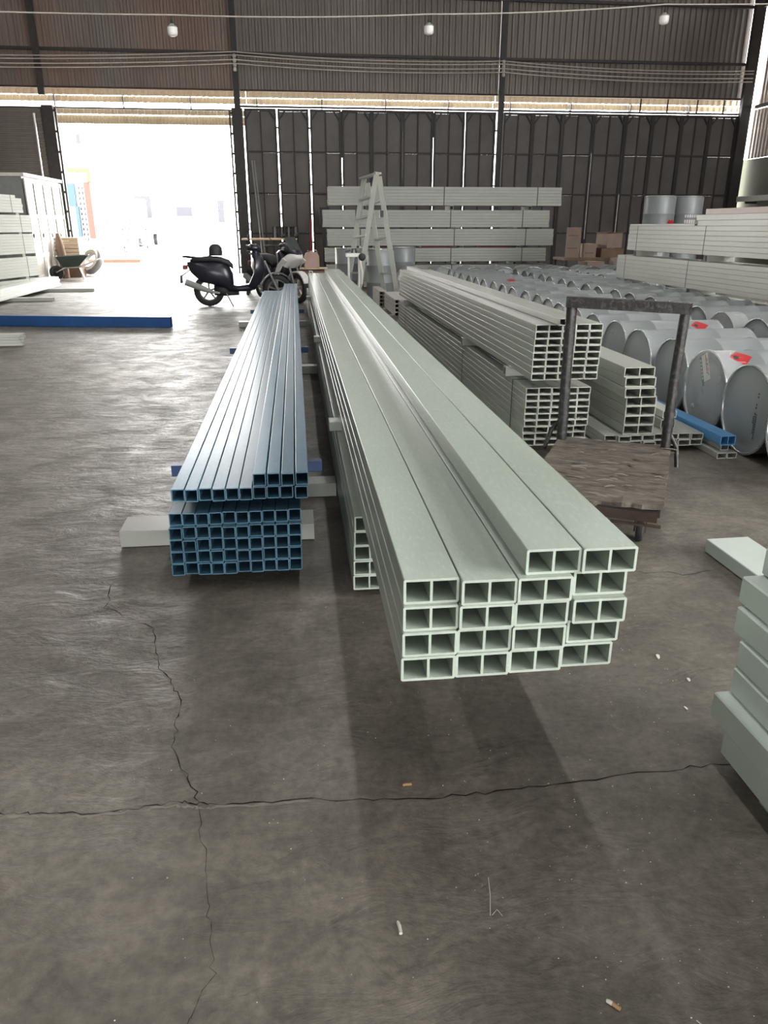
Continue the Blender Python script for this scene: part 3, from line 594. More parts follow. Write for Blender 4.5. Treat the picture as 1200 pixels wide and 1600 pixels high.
# local: x to the right edge, y towards the handle; near right corner at the origin
b = MB(); r = random.Random(3); nx, ny = 14, 22; W_, L_ = 0.63, 1.07; V = []; F = []
for j in range(ny + 1):
    for i in range(nx + 1):
        x = -W_ + W_ * i / nx; y = L_ * j / ny; e = 0
        if j == 0: e = r.uniform(-0.012, 0.018)
        if j == ny and i in (0, nx): e = -0.03
        V.append((x + (0.004 * r.uniform(-1, 1) if i in (0, nx) else 0), y + e, 0.222 + r.uniform(-0.0025, 0.003) - (0.012 if (j < 2 and 3 < i < 10) else 0)))
n0 = len(V); V += [(v[0], v[1], v[2] - 0.022) for v in V[:n0]]
for j in range(ny):
    for i in range(nx):
        a = j * (nx + 1) + i; F.append((a, a + 1, a + nx + 2, a + nx + 1)); F.append((a + n0, a + nx + 1 + n0, a + nx + 2 + n0, a + 1 + n0))
edge = [i for i in range(nx + 1)] + [j * (nx + 1) + nx for j in range(1, ny + 1)] + [ny * (nx + 1) + i for i in range(nx - 1, -1, -1)] + [j * (nx + 1) for j in range(ny - 1, 0, -1)]
for k in range(len(edge)): a, c = edge[k], edge[(k + 1) % len(edge)]; F.append((a, a + n0, c + n0, c))
b.add(V, F).obj('deck', PLY, ct)
r = random.Random(11)
for k in range(46):                                           # curled splinters of the top veneer
    x, y = r.uniform(-0.58, -0.05), r.uniform(0.05, 1.0); l_, w2 = r.uniform(0.03, 0.10), r.uniform(0.004, 0.016); a = r.uniform(-0.5, 0.5); ca, sa = math.cos(a), math.sin(a)
    V = []; hgt = r.uniform(0.002, 0.010)
    for t in range(5):
        u = t / 4; px, py = x + l_ * u * ca, y + l_ * u * sa; z = 0.2265 + hgt * math.sin(math.pi * u * 0.8); ww = w2 * (0.3 + math.sin(math.pi * min(1, u + .1)))
        V += [(px + sa * ww / 2, py - ca * ww / 2, z), (px - sa * ww / 2, py + ca * ww / 2, z + 0.002)]
    MB().add(V, [(2 * t, 2 * t + 1, 2 * t + 3, 2 * t + 2) for t in range(4)]).obj('splinter', PLY if k % 3 else CHIP, ct)
b = MB(); b.bar((-W_ + 0.02, 0.03, 0.17), (-0.02, 0.03, 0.17), 0.05, 0.05); b.bar((-W_ + 0.03, 0.0, 0.17), (-W_ + 0.03, L_ - .02, 0.17), 0.04, 0.05); b.bar((-0.03, 0.06, 0.17), (-0.03, L_ - .02, 0.17), 0.04, 0.05); b.bar((-W_ + 0.02, L_ - 0.04, 0.17), (-0.02, L_ - 0.04, 0.17), 0.05, 0.05)
b.obj('chassis', STEELD, ct); MB().box(-0.32, -0.02, -0.012, -0.003, 0.145, 0.190).box(-0.22, 0.0, -0.03, -0.003, 0.128, 0.134).obj('corner_plate', RUST, ct)
hb = MB(); hb.tube([(-W_ + 0.02, L_ - 0.05, 0.20), (-W_ + 0.012, L_ - 0.03, 0.6), (-W_ + 0.01, L_ - 0.02, 1.0)], 0.030, 12); hb.tube([(-0.03, L_ - 0.05, 0.20), (-0.03, L_ - 0.03, 0.6), (-0.02, L_ - 0.02, 0.985)], 0.027, 12)
hb.bar((-W_ - 0.02, L_ - 0.02, 1.005), (0.01, L_ - 0.02, 0.99), 0.058, 0.058)
hb.tube([(-W_ + 0.02, L_ - 0.04, 0.36), (-W_ - 0.05, L_ + 0.0, 0.26), (-W_ - 0.07, L_ - 0.1, 0.17)], 0.013, 8); hb.tube([(-0.03, L_ - 0.04, 0.33), (0.03, L_ - 0.03, 0.23), (0.045, L_ - 0.06, 0.12)], 0.013, 8)
hb.obj('handle', BLACK, ct)
for x, y in ((-0.09, 0.12), (-W_ + 0.09, 0.12), (-0.09, L_ - 0.14), (-W_ + 0.09, L_ - 0.14)):
    wl_ = MB().lathe([(0.0, -0.017), (0.03, -0.018), (0.055, -0.016), (0.058, -0.01), (0.058, 0.01), (0.055, 0.016), (0.03, 0.018), (0.0, 0.017)], 20, 'x', c=(x, y, 0.0585)).obj('wheel', RUBBER, ct)
    MB().box(x - 0.028, x - 0.022, y - 0.02, y + 0.035, 0.05, 0.143).box(x + 0.022, x + 0.028, y - 0.02, y + 0.035, 0.05, 0.143).box(x - 0.03, x + 0.03, y - 0.03, y + 0.045, 0.14, 0.146).obj('fork', RUST, wl_)

# ================================================================== STEEL DRUMS
ZC = 0.2935
bodyP = [(0.276, 0.012), (0.277, 0.002), (0.284, 0.0), (0.2915, 0.001), (0.2925, 0.010), (0.286, 0.018), (0.2845, 0.03), (0.2845, 0.300), (0.2905, 0.312), (0.2905, 0.322), (0.2845, 0.334), (0.2845, 0.635), (0.2905, 0.647), (0.2905, 0.657), (0.2845, 0.669), (0.2845, 0.94), (0.286, 0.952), (0.2925, 0.960), (0.2915, 0.969), (0.284, 0.970), (0.277, 0.968), (0.276, 0.958), (0.0, 0.958)]
dm_body = MB().lathe(bodyP[5:17], 40, 'x').mesh('drum_body', DRUM)
rim_m = MB().lathe(bodyP[:6], 40, 'x').mesh('rim', CHIME)
lid_m = MB().lathe([(0.0, 0.013), (0.20, 0.013), (0.215, 0.0155), (0.262, 0.0155), (0.277, 0.012)], 40, 'x').mesh('lid', LID)
bot_m = MB().lathe([(0.277, 0.958), (0.0, 0.957)], 40, 'x').mesh('bottom_head', LID); rim2_m = MB().lathe(bodyP[16:22], 40, 'x').mesh('rim', CHIME)
def bung(r_, y, z): return MB().lathe([(0.0, 0.004), (r_ * 0.7, 0.004), (r_, 0.007), (r_, 0.0135)], 14, 'x', c=(0, y, z))
bung_a = bung(0.034, -0.15, -0.12).mesh('bung', LID); bung_b = bung(0.02, 0.17, 0.10).mesh('bung', LID)
fr = random.Random(5)
def film_mesh(seed):
    q = random.Random(seed); b = MB(); V = []; F = []; n = 36; prof = [(0.0, -0.004), (0.05, -0.004), (0.15, -0.005), (0.24, -0.006), (0.284, -0.007), (0.2932, 0.003), (0.2932, 0.012), (0.2885, 0.05), (0.2865, 0.12), (0.2860, 0.19)]
    for r_, h in prof:
        for k in range(n):
            t = 2 * math.pi * k / n; jr = q.uniform(0, 0.0006) if h > 0.0 else q.uniform(-0.006, 0.0); V.append((h - q.uniform(0, 0.006), (r_ + jr) * math.cos(t), (r_ + jr) * math.sin(t)))
    for i in range(len(prof) - 1):
        for k in range(n): F.append((i * n + k, i * n + (k + 1) % n, (i + 1) * n + (k + 1) % n, (i + 1) * n + k))
    return b.add(V, F, True).mesh('plastic_film', FILM)
film_m = film_mesh(2)
def diamond(x, ang, half, mname, m, parent, scale=1.0, rad=0.2862):
    V = []; F = []; n = 6
    for i in range(n + 1):
        for j in range(n + 1):
            a, b_ = i / n - 0.5, j / n - 0.5; u, v = (a + b_) * half * scale, (a - b_) * half * scale
            t = R_(ang) + v / rad * 1.0; V.append((x + u * 2 * .5 * 2 * .5, -rad * math.cos(t), rad * math.sin(t)))
    for i in range(n):
        for j in range(n): F.append((i * (n + 1) + j, (i + 1) * (n + 1) + j, (i + 1) * (n + 1) + j + 1, i * (n + 1) + j + 1))
    return MB().add(V, F).obj(mname, m, parent, (0, 0, ZC))
def drum(x, y, rz, label, group, film=False, z=0.0, upright=False, bungs=True, turn=None):
    d = thing('steel_drum', label, 'drum', (x, y, z), R_(rz), group)
    rot = (R_(R.choice((0, 35, 150, 200, 310))), 0, 0)
    off = (0, 0, ZC)
    if turn is not None: rot = (R_(turn), 0, 0)
    if upright: rot = (0, R_(90), 0); off = (0, 0, 0.97)
    for nm, me in (('drum_body', dm_body), ('rim', rim_m), ('lid', lid_m), ('rim', rim2_m), ('bottom_head', bot_m)): link(nm, me, d, off, rot)
    if bungs and not upright:
        link('bung', bung_a, d, off, rot); link('bung', bung_b, d, off, rot)
    if film: link('plastic_film', film_m, d, off, (R_(R.uniform(0, 360)), 0, 0))
    return d
YA = [3.90, 4.50, 5.09, 5.68, 6.27, 6.90, 7.50, 8.10, 8.70, 9.29, 9.88, 10.47, 11.06, 11.66, 12.26, 12.86, 13.46, 14.06, 14.66, 15.26, 15.86]
G1 = 'drums lying in the first row beside the pipes'
da = []
for k, y in enumerate(YA):
    x = [2.80, 2.845, 2.875, 2.90, 2.88, 2.94, 2.95, 2.98, 3.0, 3.06, 3.10][min(k, 10)] + (0.01 * (k % 3) if k > 8 else 0)
    da.append(drum(x, y, R.uniform(-0.15, 0.15), 'grey drum on its side, %s from the front, row nearest the pipes' % ORD[k], G1, film=k in (2,), bungs=k not in (1, 3, 4), turn=-75 if k == 2 else None))
YB = [6.30, 6.92, 7.53, 8.13, 8.73, 9.34, 9.84 + .1, 10.53, 11.12, 11.72, 12.32, 12.92, 13.52, 14.12, 14.72, 15.32, 15.92]
for k, y in enumerate(YB):
    drum(4.31 + 0.012 * k + 0.03 * (k % 2), y, R.uniform(-0.15, 0.15), 'grey drum on its side, %s from the front, second row from the pipes' % ORD[k], 'drums lying in the second row', film=k in (2,))
for k, y in enumerate((13.9, 14.5, 15.1, 15.7)):
    drum(5.53, y, R.uniform(-.15, .15), 'grey drum on its side past the right pipe stack, %s from the front' % ORD[k], 'drums past the right pipe stack')
for k in range(9):
    drum(2.52 + 0.66 * k, 16.75, 90 + R.uniform(-.6, .6), 'grey drum lid facing the camera, %s from the left before the back stack' % ORD[k], 'drums facing the camera')
for k, (x, y) in enumerate(((1.75, 16.3), (2.45, 18.06), (1.15, 17.2))):
    drum(x, y, 0, 'upright grey steel drum behind the ladder, the %s one' % ('middle', 'right', 'left')[k], 'upright drums behind the ladder', upright=True)
# labels on the drums
diamond(0.17, 65, 0.085, 'hazard_diamond', RED, da[2]); diamond(0.135, 65, 0.085, 'flame_mark', INK, da[2], 0.30, 0.2866)
diamond(0.75, 62, 0.085, 'hazard_diamond', RED, da[5]); diamond(0.715, 62, 0.085, 'flame_mark', INK, da[5], 0.30, 0.2866)
diamond(0.45, 75, 0.085, 'hazard_diamond', RED, da[15])
def sticker(parent, cy, cz, w_, h_, rz, m, name, x=0.0095):
    c, s = math.cos(rz), math.sin(rz); V = []
    for u, v in ((-w_ / 2, -h_ / 2), (w_ / 2, -h_ / 2), (w_ / 2, h_ / 2), (-w_ / 2, h_ / 2)):
        a, b_ = u * c - v * s, u * s + v * c; V.append((x, cy - a, ZC + cz + b_))
    return MB().add(V + [(p[0] + 0.0006, p[1], p[2]) for p in V], [(0, 1, 2, 3), (0, 4, 5, 1), (1, 5, 6, 2), (2, 6, 7, 3), (3, 7, 4, 0)]).obj(name, m, parent)
a = R_(27)
def lab(u, v, w_, h_, m, name, x): return sticker(da[2], -(-0.035 + u * math.cos(a) - v * math.sin(a)) * -1 * -1, 0.165 + u * math.sin(a) + v * math.cos(a), w_, h_, a, m, name, x)
lab(0.0, 0, 0.085, 0.19, WHITE, 'paper_label', 0.0120); lab(-0.055, -0.015, 0.026, 0.21, GREENL, 'green_band', 0.0115)
lab(0.012, 0.02, 0.008, 0.14, RED, 'red_print', 0.0112)
for k in range(6): lab(-0.055, 0.065 - 0.026 * k, 0.010, 0.016, WHITE, 'glyph', 0.0106)
for k in range(4): lab(0.028, 0.05 - 0.035 * k, 0.006, 0.022, INK, 'glyph', 0.0106)
q = random.Random(4)
for col, (v0, n, hh, ww) in enumerate(((0.125, 2, 0.010, 0.012), (0.055, 2, 0.012, 0.011), (0.0, 1, 0.008, 0.009))):   # stencilled marks, too small to read
    for k in range(n): sticker(da[1], -0.105 + 0.006 * col, v0 - 0.020 * k, ww, hh, 0.05, INK, 'stencil_mark', 0.0108)
for col, (cy, z0, z1) in enumerate(((-0.085, -0.02, -0.065), (-0.10, 0.0, -0.125), (-0.115, 0.0, -0.165))):
    z = z0
    while z > z1:
        hh = q.uniform(0.006, 0.014); sticker(da[1], cy, z - hh / 2, 0.0075, hh, 0.06, INK, 'stencil_mark', 0.0108); z -= hh + q.uniform(0.003, 0.006)
# standing drums at the far right, in two tiers
for k, (x, y) in enumerate(((6.90, 14.75), (7.50, 14.85))):
    drum(x, y, 0, 'upright grey drum standing under the %s labelled drum at the far right' % ('left', 'right')[k], 'lower tier of upright drums', upright=True, z=0.0)
    d = drum(x, y, 0, 'upright silver drum %s, showing above the right pipe stack' % ('with a red diamond label', 'with rows of pale print')[k], 'upper tier of upright drums', upright=True, z=0.9702)
    if k == 0:
        o = diamond(0.0, 0, 0.10, 'hazard_diamond', RED, d, 1, 0.2862); o.rotation_euler = (0, 0, R_(28)); o.location = (0, 0, 0.5)
    else:
        b = MB()
        for r_, n in ((0, 7), (1, 5)):
            for j in range(n):
                t = R_(-118 + j * 8.5); b.add([(0.2862 * math.cos(t + s * .05), 0.2862 * math.sin(t + s * .05), 0.62 - r_ * 0.10 + v) for s, v in ((-1, -.03), (1, -.03), (1, .03), (-1, .03))], [(0, 1, 2, 3)])
        b.obj('print_marks', WHITE, d); 

# ================================================================== STACKED BUNDLES AROUND THE HALL
def bundle_side(prefix, label, group, x, y, z, n, w_, h_, L_, m, cols, rz=0.0, cells=2, jit=0.01, offs=None, hidden=None):
    """n layers x cols of tubes along local y from a far end at (x, y); the outer side is local x = 0"""
    me = tube_mesh(w_, h_, L_, cells, 0.006, m); c_, s_ = math.cos(rz), math.sin(rz)
    for r in range(n):
        for c in range(cols):
            lx = c * (w_ + 0.001); ly = -L_ + R.uniform(-jit, jit) + (offs[r] if offs else 0)
            o = link(prefix, me, None, (x + lx * c_ - ly * s_, y + lx * s_ + ly * c_, z + r * (h_ + 0.0005)), (0, 0, rz))
            if c == 0: tag(o, label % ORD[n - 1 - r], 'tube', group)
            else: tag(o, hidden, 'tube', group + ', inner tubes')
# right: three bundles along the right side plus loose tubes on top
RX = 5.62
for k, (z0, fy, nm) in enumerate(((0.1002, 13.42, 'lowest'), (0.565, 13.42, 'middle'), (1.032, 13.05, 'upper'))):
    bundle_side('twin_cell_tube', 'pale tube, %s from the top in the ' + nm + ' bundle of the right stack', nm + ' bundle of the right stack', RX, fy + 0.0, z0, 6, 0.2, 0.0622, 6.2, FRPW, 2, 0.0, hidden='pale tube behind the outer face of the ' + nm + ' bundle in the right stack')
    for j, dy in enumerate((0.35, 2.55, 5.0)):
        strap_loop(RX - 0.001, RX + 0.402, z0 - 0.0006, z0 + 0.3765, fy - dy, 'black strap, ' + nm + ' bundle of the right stack, %s from its far end' % ORD[j])
        if True: beam('support_block', RX - 0.05 * (k == 2 and j == 0), RX + 0.40, fy - dy - 0.10 - 0.04, fy - dy - 0.04, (0.002, 0.4782, 0.9430)[k], (0.0985, 0.5640, 1.0310)[k], FRPG, 'block under the ' + nm + ' bundle of the right stack, %s from its far end' % ORD[j], 'block')
zt = 1.032 + 6 * 0.0627 + 0.0006
tag(link('loose_tube', tube_mesh(0.14, 0.03, 2.2, 1, 0.005, FRPW), None, (RX + 0.01, 10.86, zt)), 'thin pale loose board at the far end on top of the right stack', 'board')
for k in range(3):
    for c in range(2):
        o = link('loose_tube', tube_mesh(0.15, 0.072, 6.0, 2, 0.005, PINKW if k == 2 else FRPW), None, (RX + 0.02 + c * 0.155 + 0.01 * k, [10.80, 10.86, 10.65][k] - 6.0, zt + k * 0.0728))
        tag(o, ('pinkish' if k == 2 else 'pale') + ' loose tube on top of the right stack, %s layer, %s side' % (('bottom', 'middle', 'top')[k], ('outer', 'inner')[c]), 'tube', 'loose tubes on top of the right stack')
# back: bundles lying across, in front of the gates
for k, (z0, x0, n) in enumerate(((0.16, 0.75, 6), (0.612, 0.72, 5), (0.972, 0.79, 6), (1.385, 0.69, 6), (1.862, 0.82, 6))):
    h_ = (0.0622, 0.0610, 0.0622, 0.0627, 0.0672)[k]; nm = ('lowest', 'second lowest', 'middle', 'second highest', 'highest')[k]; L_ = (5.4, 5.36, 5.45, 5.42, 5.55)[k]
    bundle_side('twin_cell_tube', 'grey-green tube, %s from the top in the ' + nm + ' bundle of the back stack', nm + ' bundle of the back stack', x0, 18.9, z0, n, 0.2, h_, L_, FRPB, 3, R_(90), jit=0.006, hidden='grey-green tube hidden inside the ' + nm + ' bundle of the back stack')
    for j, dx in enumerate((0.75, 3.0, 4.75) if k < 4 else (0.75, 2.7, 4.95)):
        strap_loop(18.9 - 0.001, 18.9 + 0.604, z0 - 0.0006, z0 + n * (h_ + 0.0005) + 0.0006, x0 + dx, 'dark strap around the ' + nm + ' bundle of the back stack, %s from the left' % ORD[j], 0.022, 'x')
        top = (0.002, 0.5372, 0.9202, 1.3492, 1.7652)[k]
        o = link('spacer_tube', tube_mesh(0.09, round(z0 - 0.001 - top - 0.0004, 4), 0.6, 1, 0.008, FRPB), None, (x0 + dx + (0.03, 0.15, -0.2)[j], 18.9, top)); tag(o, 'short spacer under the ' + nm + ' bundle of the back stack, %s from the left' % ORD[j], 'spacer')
for k, x in enumerate((1.9, 3.05, 4.5)):
    tag(MB().box(x, x + 0.75, 19.1, 19.45, 0.924, 0.968).obj('red_batten', REDD), 'dark red batten under the middle bundle of the back stack, %s from the left' % ORD[k], 'batten')
tag(MB().lathe([(0.052, -0.010), (0.060, 0.0), (0.052, 0.010), (0.044, 0.0), (0.052, -0.010)], 20, 'y').obj('hook_ring', MATTE, None, (1.20, 18.885, 0.80)), 'black ring hanging on the left end of the back stack', 'ring')
bpy.context.scene.objects['hook_ring'].scale = (0.8, 1, 2.6)
# left: five bundles, then a low pile of white tubes
LX, LY, LR = -6.22, 20.1, R_(-14)
for k, (z0, n, of) in enumerate(((0.05, 3, 0.0), (0.29, 7, 0.03), (0.80, 7, 0.0), (1.275, 6, 0.02), (1.70, 6, -0.25))):
    nm = ('lowest', 'second lowest', 'middle', 'second highest', 'highest')[k]; c_, s_ = math.cos(LR), math.sin(LR)
    for r in range(n):
        for c in range(2):
            me = tube_mesh(0.2, 0.0622, 6.0, 2, 0.006, FRPW); lx, ly = -0.2 - c * 0.201, -6.0 + of + R.uniform(-.02, .02) - (0.25 if (k == 4 and r == 5) else 0)
            o = link('twin_cell_tube', me, None, (LX + lx * c_ - ly * s_, LY + lx * s_ + ly * c_, z0 + r * 0.0627), (0, 0, LR))
            if c == 0: tag(o, 'pale tube, %s from top, %s bundle of the stack at the left edge' % (ORD[n - 1 - r], nm), 'tube', nm + ' bundle of the left stack')
            else: tag(o, 'pale tube behind the outer face of the %s bundle in the left stack' % nm, 'tube', nm + ' bundle of the left stack, inner tubes')
    o = strap_loop(-0.402, 0.001, z0 - 0.0006, z0 + n * 0.0627, -0.45 + of, 'dark strap around the %s bundle of the stack at the left edge' % nm, 0.016, rz=LR, org=(LX, LY, 0))
    for j, yy in enumerate((-0.55, -3.0, -5.4)):
        z1 = z0 - 0.001; zb = (0.002, 0.2394, 0.7300, 1.2400, 1.6522)[k]
        bb = MB().box(-0.42, -0.01, yy, yy + 0.12, zb, z1 - 0.0002); tag(bb.obj('support_block', FRPG, None, (LX, LY, 0), (0, 0, LR)), 'block under the %s bundle of the left-edge stack, %s from its far end' % (nm, ORD[j]), 'block')
wp = tube_mesh(0.100, 0.050, 6.2, 1, 0.004, FRPW); WR = R_(0.6)
for r in range(4):
    for c in range(6 - r):
        lx, ly = -(c + 1) * 0.1015 - 0.02 * r, -6.2 + R.uniform(-.10, .10) + 0.04 * r; c_, s_ = math.cos(WR), math.sin(WR)
        tag(link('white_tube', wp, None, (-5.62 + lx * c_ - ly * s_, 19.7 + lx * s_ + ly * c_, 0.0702 + r * 0.0504), (0, 0, WR)), 'white tube, %s from the outer side, %s row, low pile at the left edge' % (ORD[c], ('bottom', 'second', 'third', 'top')[r]), 'tube', 'white tubes in the low pile at the left edge')
for k, (x0, x1, y) in enumerate(((-6.9, -4.64, 18.65), (-6.4, -4.86, 16.3))):
    beam('support_beam', x0, x1, y, y + 0.14, 0.001, 0.0695, FRPG, 'grey beam under the low white pile at the left, sticking out to the right, %s one' % ('farther', 'nearer')[k], 'beam')
# blue box beam and small tubes on the left floor
tag(link('blue_box_beam', tube_mesh(0.10, 0.155, 4.6, 1, 0.006, BLUED), None, (-6.36, 12.62, 0.003), (0, 0, R_(-101.0))), 'long deep blue box beam lying across the floor at the left', 'beam')
for r in range(4):
    for c in range(2):
        o = link('flat_tube', tube_mesh(0.08, 0.034, 2.6, 1, 0.004, FRPG), None, (-6.05 + R.uniform(0, .08), 9.95 + 0.081 * c + 0.04, 0.02 + r * 0.0345), (0, 0, R_(-90.0)))
        tag(o, 'grey flat tube, %s from the top, %s column, small pile at left edge' % (ORD[3 - r], ('front', 'rear')[c]), 'tube', 'flat tubes in the small pile at the left edge')
for k, x in enumerate((-5.6, -4.1)): tag(MB().box(x, x + 0.08, 9.85, 10.1, 0.001, 0.0195).obj('floor_batten', FRPG), 'thin batten under the small pile at the left edge, %s one' % ('outer', 'inner')[k], 'batten')

# ================================================================== LADDER
ld = thing('step_ladder', 'tall pale A-frame step ladder standing behind the nearest pile', 'ladder', (1.34, 14.2, 0))
def rail(p, q): b = MB().bar(p, q, 0.085, 0.035, (0.4, 0.9, 0)); return b.obj('rail', FRPG, ld)
fa, fb = [(-0.46, 0.22, 0), (-0.08, 0.20, 2.20)], [(-0.28, -0.2, 0), (0.10, -0.22, 2.27)]
ba, bb_ = [(0.33, 0.34, 0), (-0.02, 0.24, 2.12)], [(0.52, -0.08, 0), (0.14, -0.2, 2.2)]
for p, q in (fa, fb, ba, bb_): rail(p, q)
for k in range(1, 7):
    t = k / 7.2
    P_ = lambda s_: tuple(s_[0][i] + (s_[1][i] - s_[0][i]) * t for i in range(3))
    MB().bar(P_(fa), P_(fb), 0.07, 0.03).obj('step', ALU if k == 4 else FRPG, ld)
    if k % 2 == 0: MB().bar(P_(ba), P_(bb_), 0.05, 0.03).obj('rung', FRPG, ld)
MB().box(0.15, 0.21, -0.26, -0.12, 1.55, 1.66).obj('hinge', MATTE, ld)
MB().bar((-0.12, 0.22, 2.19), (0.13, -0.23, 2.25), 0.12, 0.03).obj('cap', FRPG, ld)
# small white stand with a black knob
sd = thing('tool_stand', 'small white tubular stand with a black knob by the ladder foot', 'stand', (0.97, 13.2, 0))
b = MB()
for x, y in ((-0.10, -0.10), (0.08, -0.10), (-0.08, 0.10), (0.10, 0.10)): b.tube([(x, y, 0), (x * 0.95, y * 0.6, 0.95)], 0.014, 8)
b.tube([(0.12, -0.1, 0.5), (0.13, -0.1, 0.7), (0.09, -0.1, 0.93)], 0.016, 8); b.obj('frame', WHITE, sd)
MB().box(-0.13, 0.11, -0.09, 0.09, 0.93, 0.985, 0.006).obj('top_plate', WHITE, sd); MB().lathe([(0, -0.03), (0.05, -0.03), (0.062, 0), (0.05, 0.03), (0, 0.03)], 16, 'y', c=(0.13, -0.11, 0.93)).obj('knob', MATTE, sd)
b = MB(); b.tube([(-0.03, 0, 0.99), (-0.02, 0, 1.05), (0.03, 0, 1.06), (0.04, 0, 0.99)], 0.018, 8); b.bar((-0.14, 0, 1.01), (-0.05, 0, 1.03), 0.03); b.obj('clamp', MATTE, sd)

# ================================================================== MOTOR SCOOTERS
def ring(r0, r1, wd): return [(r0, -wd), ((r0 + r1) / 2, -wd * 1.15), (r1 - .012, -wd * 0.9), (r1, -wd * 0.4), (r1, wd * 0.4), (r1 - .012, wd * 0.9), ((r0 + r1) / 2, wd * 1.15), (r0, wd), (r0, -wd)]
def scooter(label, loc, rz, body, panel, sport):
    s = thing('motor_scooter', label, 'scooter', loc, rz)
    for x in (0.0, 1.27):
        wh = MB().lathe(ring(0.19, 0.28, 0.05), 28, 'y', c=(x, 0, 0.281)).obj('tyre', RUBBER, s)
        b = MB().lathe([(0.165, -0.03), (0.195, -0.035), (0.195, 0.035), (0.165, 0.03), (0.165, -0.03)], 28, 'y', c=(x, 0, 0.281)).lathe([(0, -0.05), (0.04, -0.05), (0.04, 0.05), (0, 0.05)], 12, 'y', c=(x, 0, 0.281))
        for k in range(5):
            t = 2 * math.pi * k / 5 + 0.3; b.bar((x + 0.03 * math.cos(t), 0, 0.281 + 0.03 * math.sin(t)), (x + 0.175 * math.cos(t), 0, 0.281 + 0.175 * math.sin(t)), 0.03, 0.03, (0, 1, 0))
        b.obj('rim', ALU if sport else GREYM, wh)
    MB().loft([(-0.36, 0.76, 0.03, 0.03, .8), (-0.30, 0.70, 0.10, 0.10, .7), (-0.12, 0.62, 0.17, 0.19, .7), (0.10, 0.60, 0.19, 0.22, .7), (0.30, 0.56, 0.18, 0.24, .7), (0.40, 0.50, 0.15, 0.22, .7), (0.46, 0.44, 0.10, 0.15, .7)]).obj('rear_body', body, s)
    MB().loft([(-0.30, 0.815, 0.05, 0.02, .8), (-0.22, 0.83, 0.12, 0.04, .7), (0.05, 0.845, 0.15, 0.055, .7), (0.25, 0.83, 0.15, 0.05, .7), (0.40, 0.77, 0.13, 0.06, .7), (0.47, 0.70, 0.08, 0.05, .8)]).obj('seat', MATTE, s)
    b = MB(); b.tube([(-0.10, 0.11, 0.85), (-0.34, 0.10, 0.88), (-0.42, 0.0, 0.885), (-0.34, -0.10, 0.88), (-0.10, -0.11, 0.85)], 0.018, 8); b.obj('grab_rail', MATTE, s)
    MB().loft([(0.36, 0.33, 0.15, 0.07, .6), (0.55, 0.315, 0.16, 0.055, .6), (0.75, 0.33, 0.16, 0.07, .6), (0.86, 0.40, 0.14, 0.10, .7)]).obj('floorboard', body, s)
    MB().loft([(0.10, 0.29, 0.10, 0.10, .7), (0.30, 0.27, 0.10, 0.09, .7), (0.55, 0.235, 0.08, 0.04, .7)]).obj('engine', MATTE, s)
    q_ = [(0.72, 0.34), (0.84, 0.30), (0.98, 0.45), (1.06, 0.66), (1.02, 0.86), (0.92, 0.98), (0.83, 0.97), (0.86, 0.80), (0.85, 0.60), (0.78, 0.45)]
    b = MB()
    secs = [(-0.20, .90), (-0.14, 1.0), (0.0, 1.06), (0.14, 1.0), (0.20, .90)]; V = []; n = len(q_)
    for y, k in secs: V += [(0.88 + (x - 0.88) * k, y, 0.64 + (z - 0.64) * (k if abs(y) < .2 else .86)) for x, z in q_]
    F = [tuple(range(n)), tuple(range((len(secs) - 1) * n, len(secs) * n))[::-1]] + [(i * n + j, (i + 1) * n + j, (i + 1) * n + (j + 1) % n, i * n + (j + 1) % n) for i in range(len(secs) - 1) for j in range(n)]
    b.add(V, F, True).obj('front_shield', body, s)
    MB().loft([(0.74, 1.02, 0.07, 0.04, .8), (0.82, 1.04, 0.13, 0.065, .8), (0.92, 1.03, 0.12, 0.07, .8), (1.0, 0.99, 0.06, 0.05, .8)]).obj('headset', body, s)
    b = MB()
    b.tube([(0.74, -0.36, 1.06), (0.83, -0.14, 1.05), (0.83, 0.14, 1.05), (0.74, 0.36, 1.06)], 0.014, 8); b.tube([(0.73, -0.40, 1.06), (0.77, -0.27, 1.06)], 0.022, 8); b.tube([(0.73, 0.40, 1.06), (0.77, 0.27, 1.06)], 0.022, 8); b.tube([(0.86, -0.22, 1.06), (0.80, -0.40, 1.05)], 0.007, 6); b.obj('handlebar', MATTE, s)
    for sy in (-1, 1):
        MB().tube([(0.83, sy * 0.22, 1.06), (0.80, sy * 0.26, 1.15), (0.78, sy * 0.31, 1.20)], 0.007, 6).loft([(0.765, 1.23, 0.02, 0.012, 1), (0.772, 1.23, 0.06, 0.045, .9), (0.79, 1.23, 0.055, 0.04, .9), (0.80, 1.23, 0.02, 0.015, 1)]).obj('mirror', MATTE, s, (0, sy * 0.0, 0)) if sy < 0 else MB().tube([(0.83, 0.22, 1.06), (0.80, 0.26, 1.15), (0.78, 0.31, 1.20)], 0.007, 6).lathe([(0, -.012), (0.055, -.008), (0.055, .008), (0, .012)], 14, 'x', c=(0.78, 0.33, 1.235)).obj('mirror', MATTE, s)
    fd = []
    for k in range(9):
        t = R_(20 + k * 17); fd.append((1.27 + 0.32 * math.cos(t), 0.281 + 0.32 * math.sin(t)))
    inner = [(1.27 + (x - 1.27) * 0.93, 0.281 + (z - 0.281) * 0.93) for x, z in fd][::-1]
    MB().prism(fd + inner, -0.075, 0.075).obj('front_mudguard', panel, s)
    b = MB()
    for y in (-0.085, 0.085): b.tube([(1.27, y, 0.281), (1.05, y, 0.80)], 0.02, 8)
    b.obj('fork', GREYM, s)
    MB().tube([(0.20, -0.15, 0.24), (0.05, -0.17, 0.27), (-0.10, -0.175, 0.33), (-0.40, -0.18, 0.45)], [0.02, 0.03, 0.055, 0.06], 12).obj('exhaust', GREYM, s)
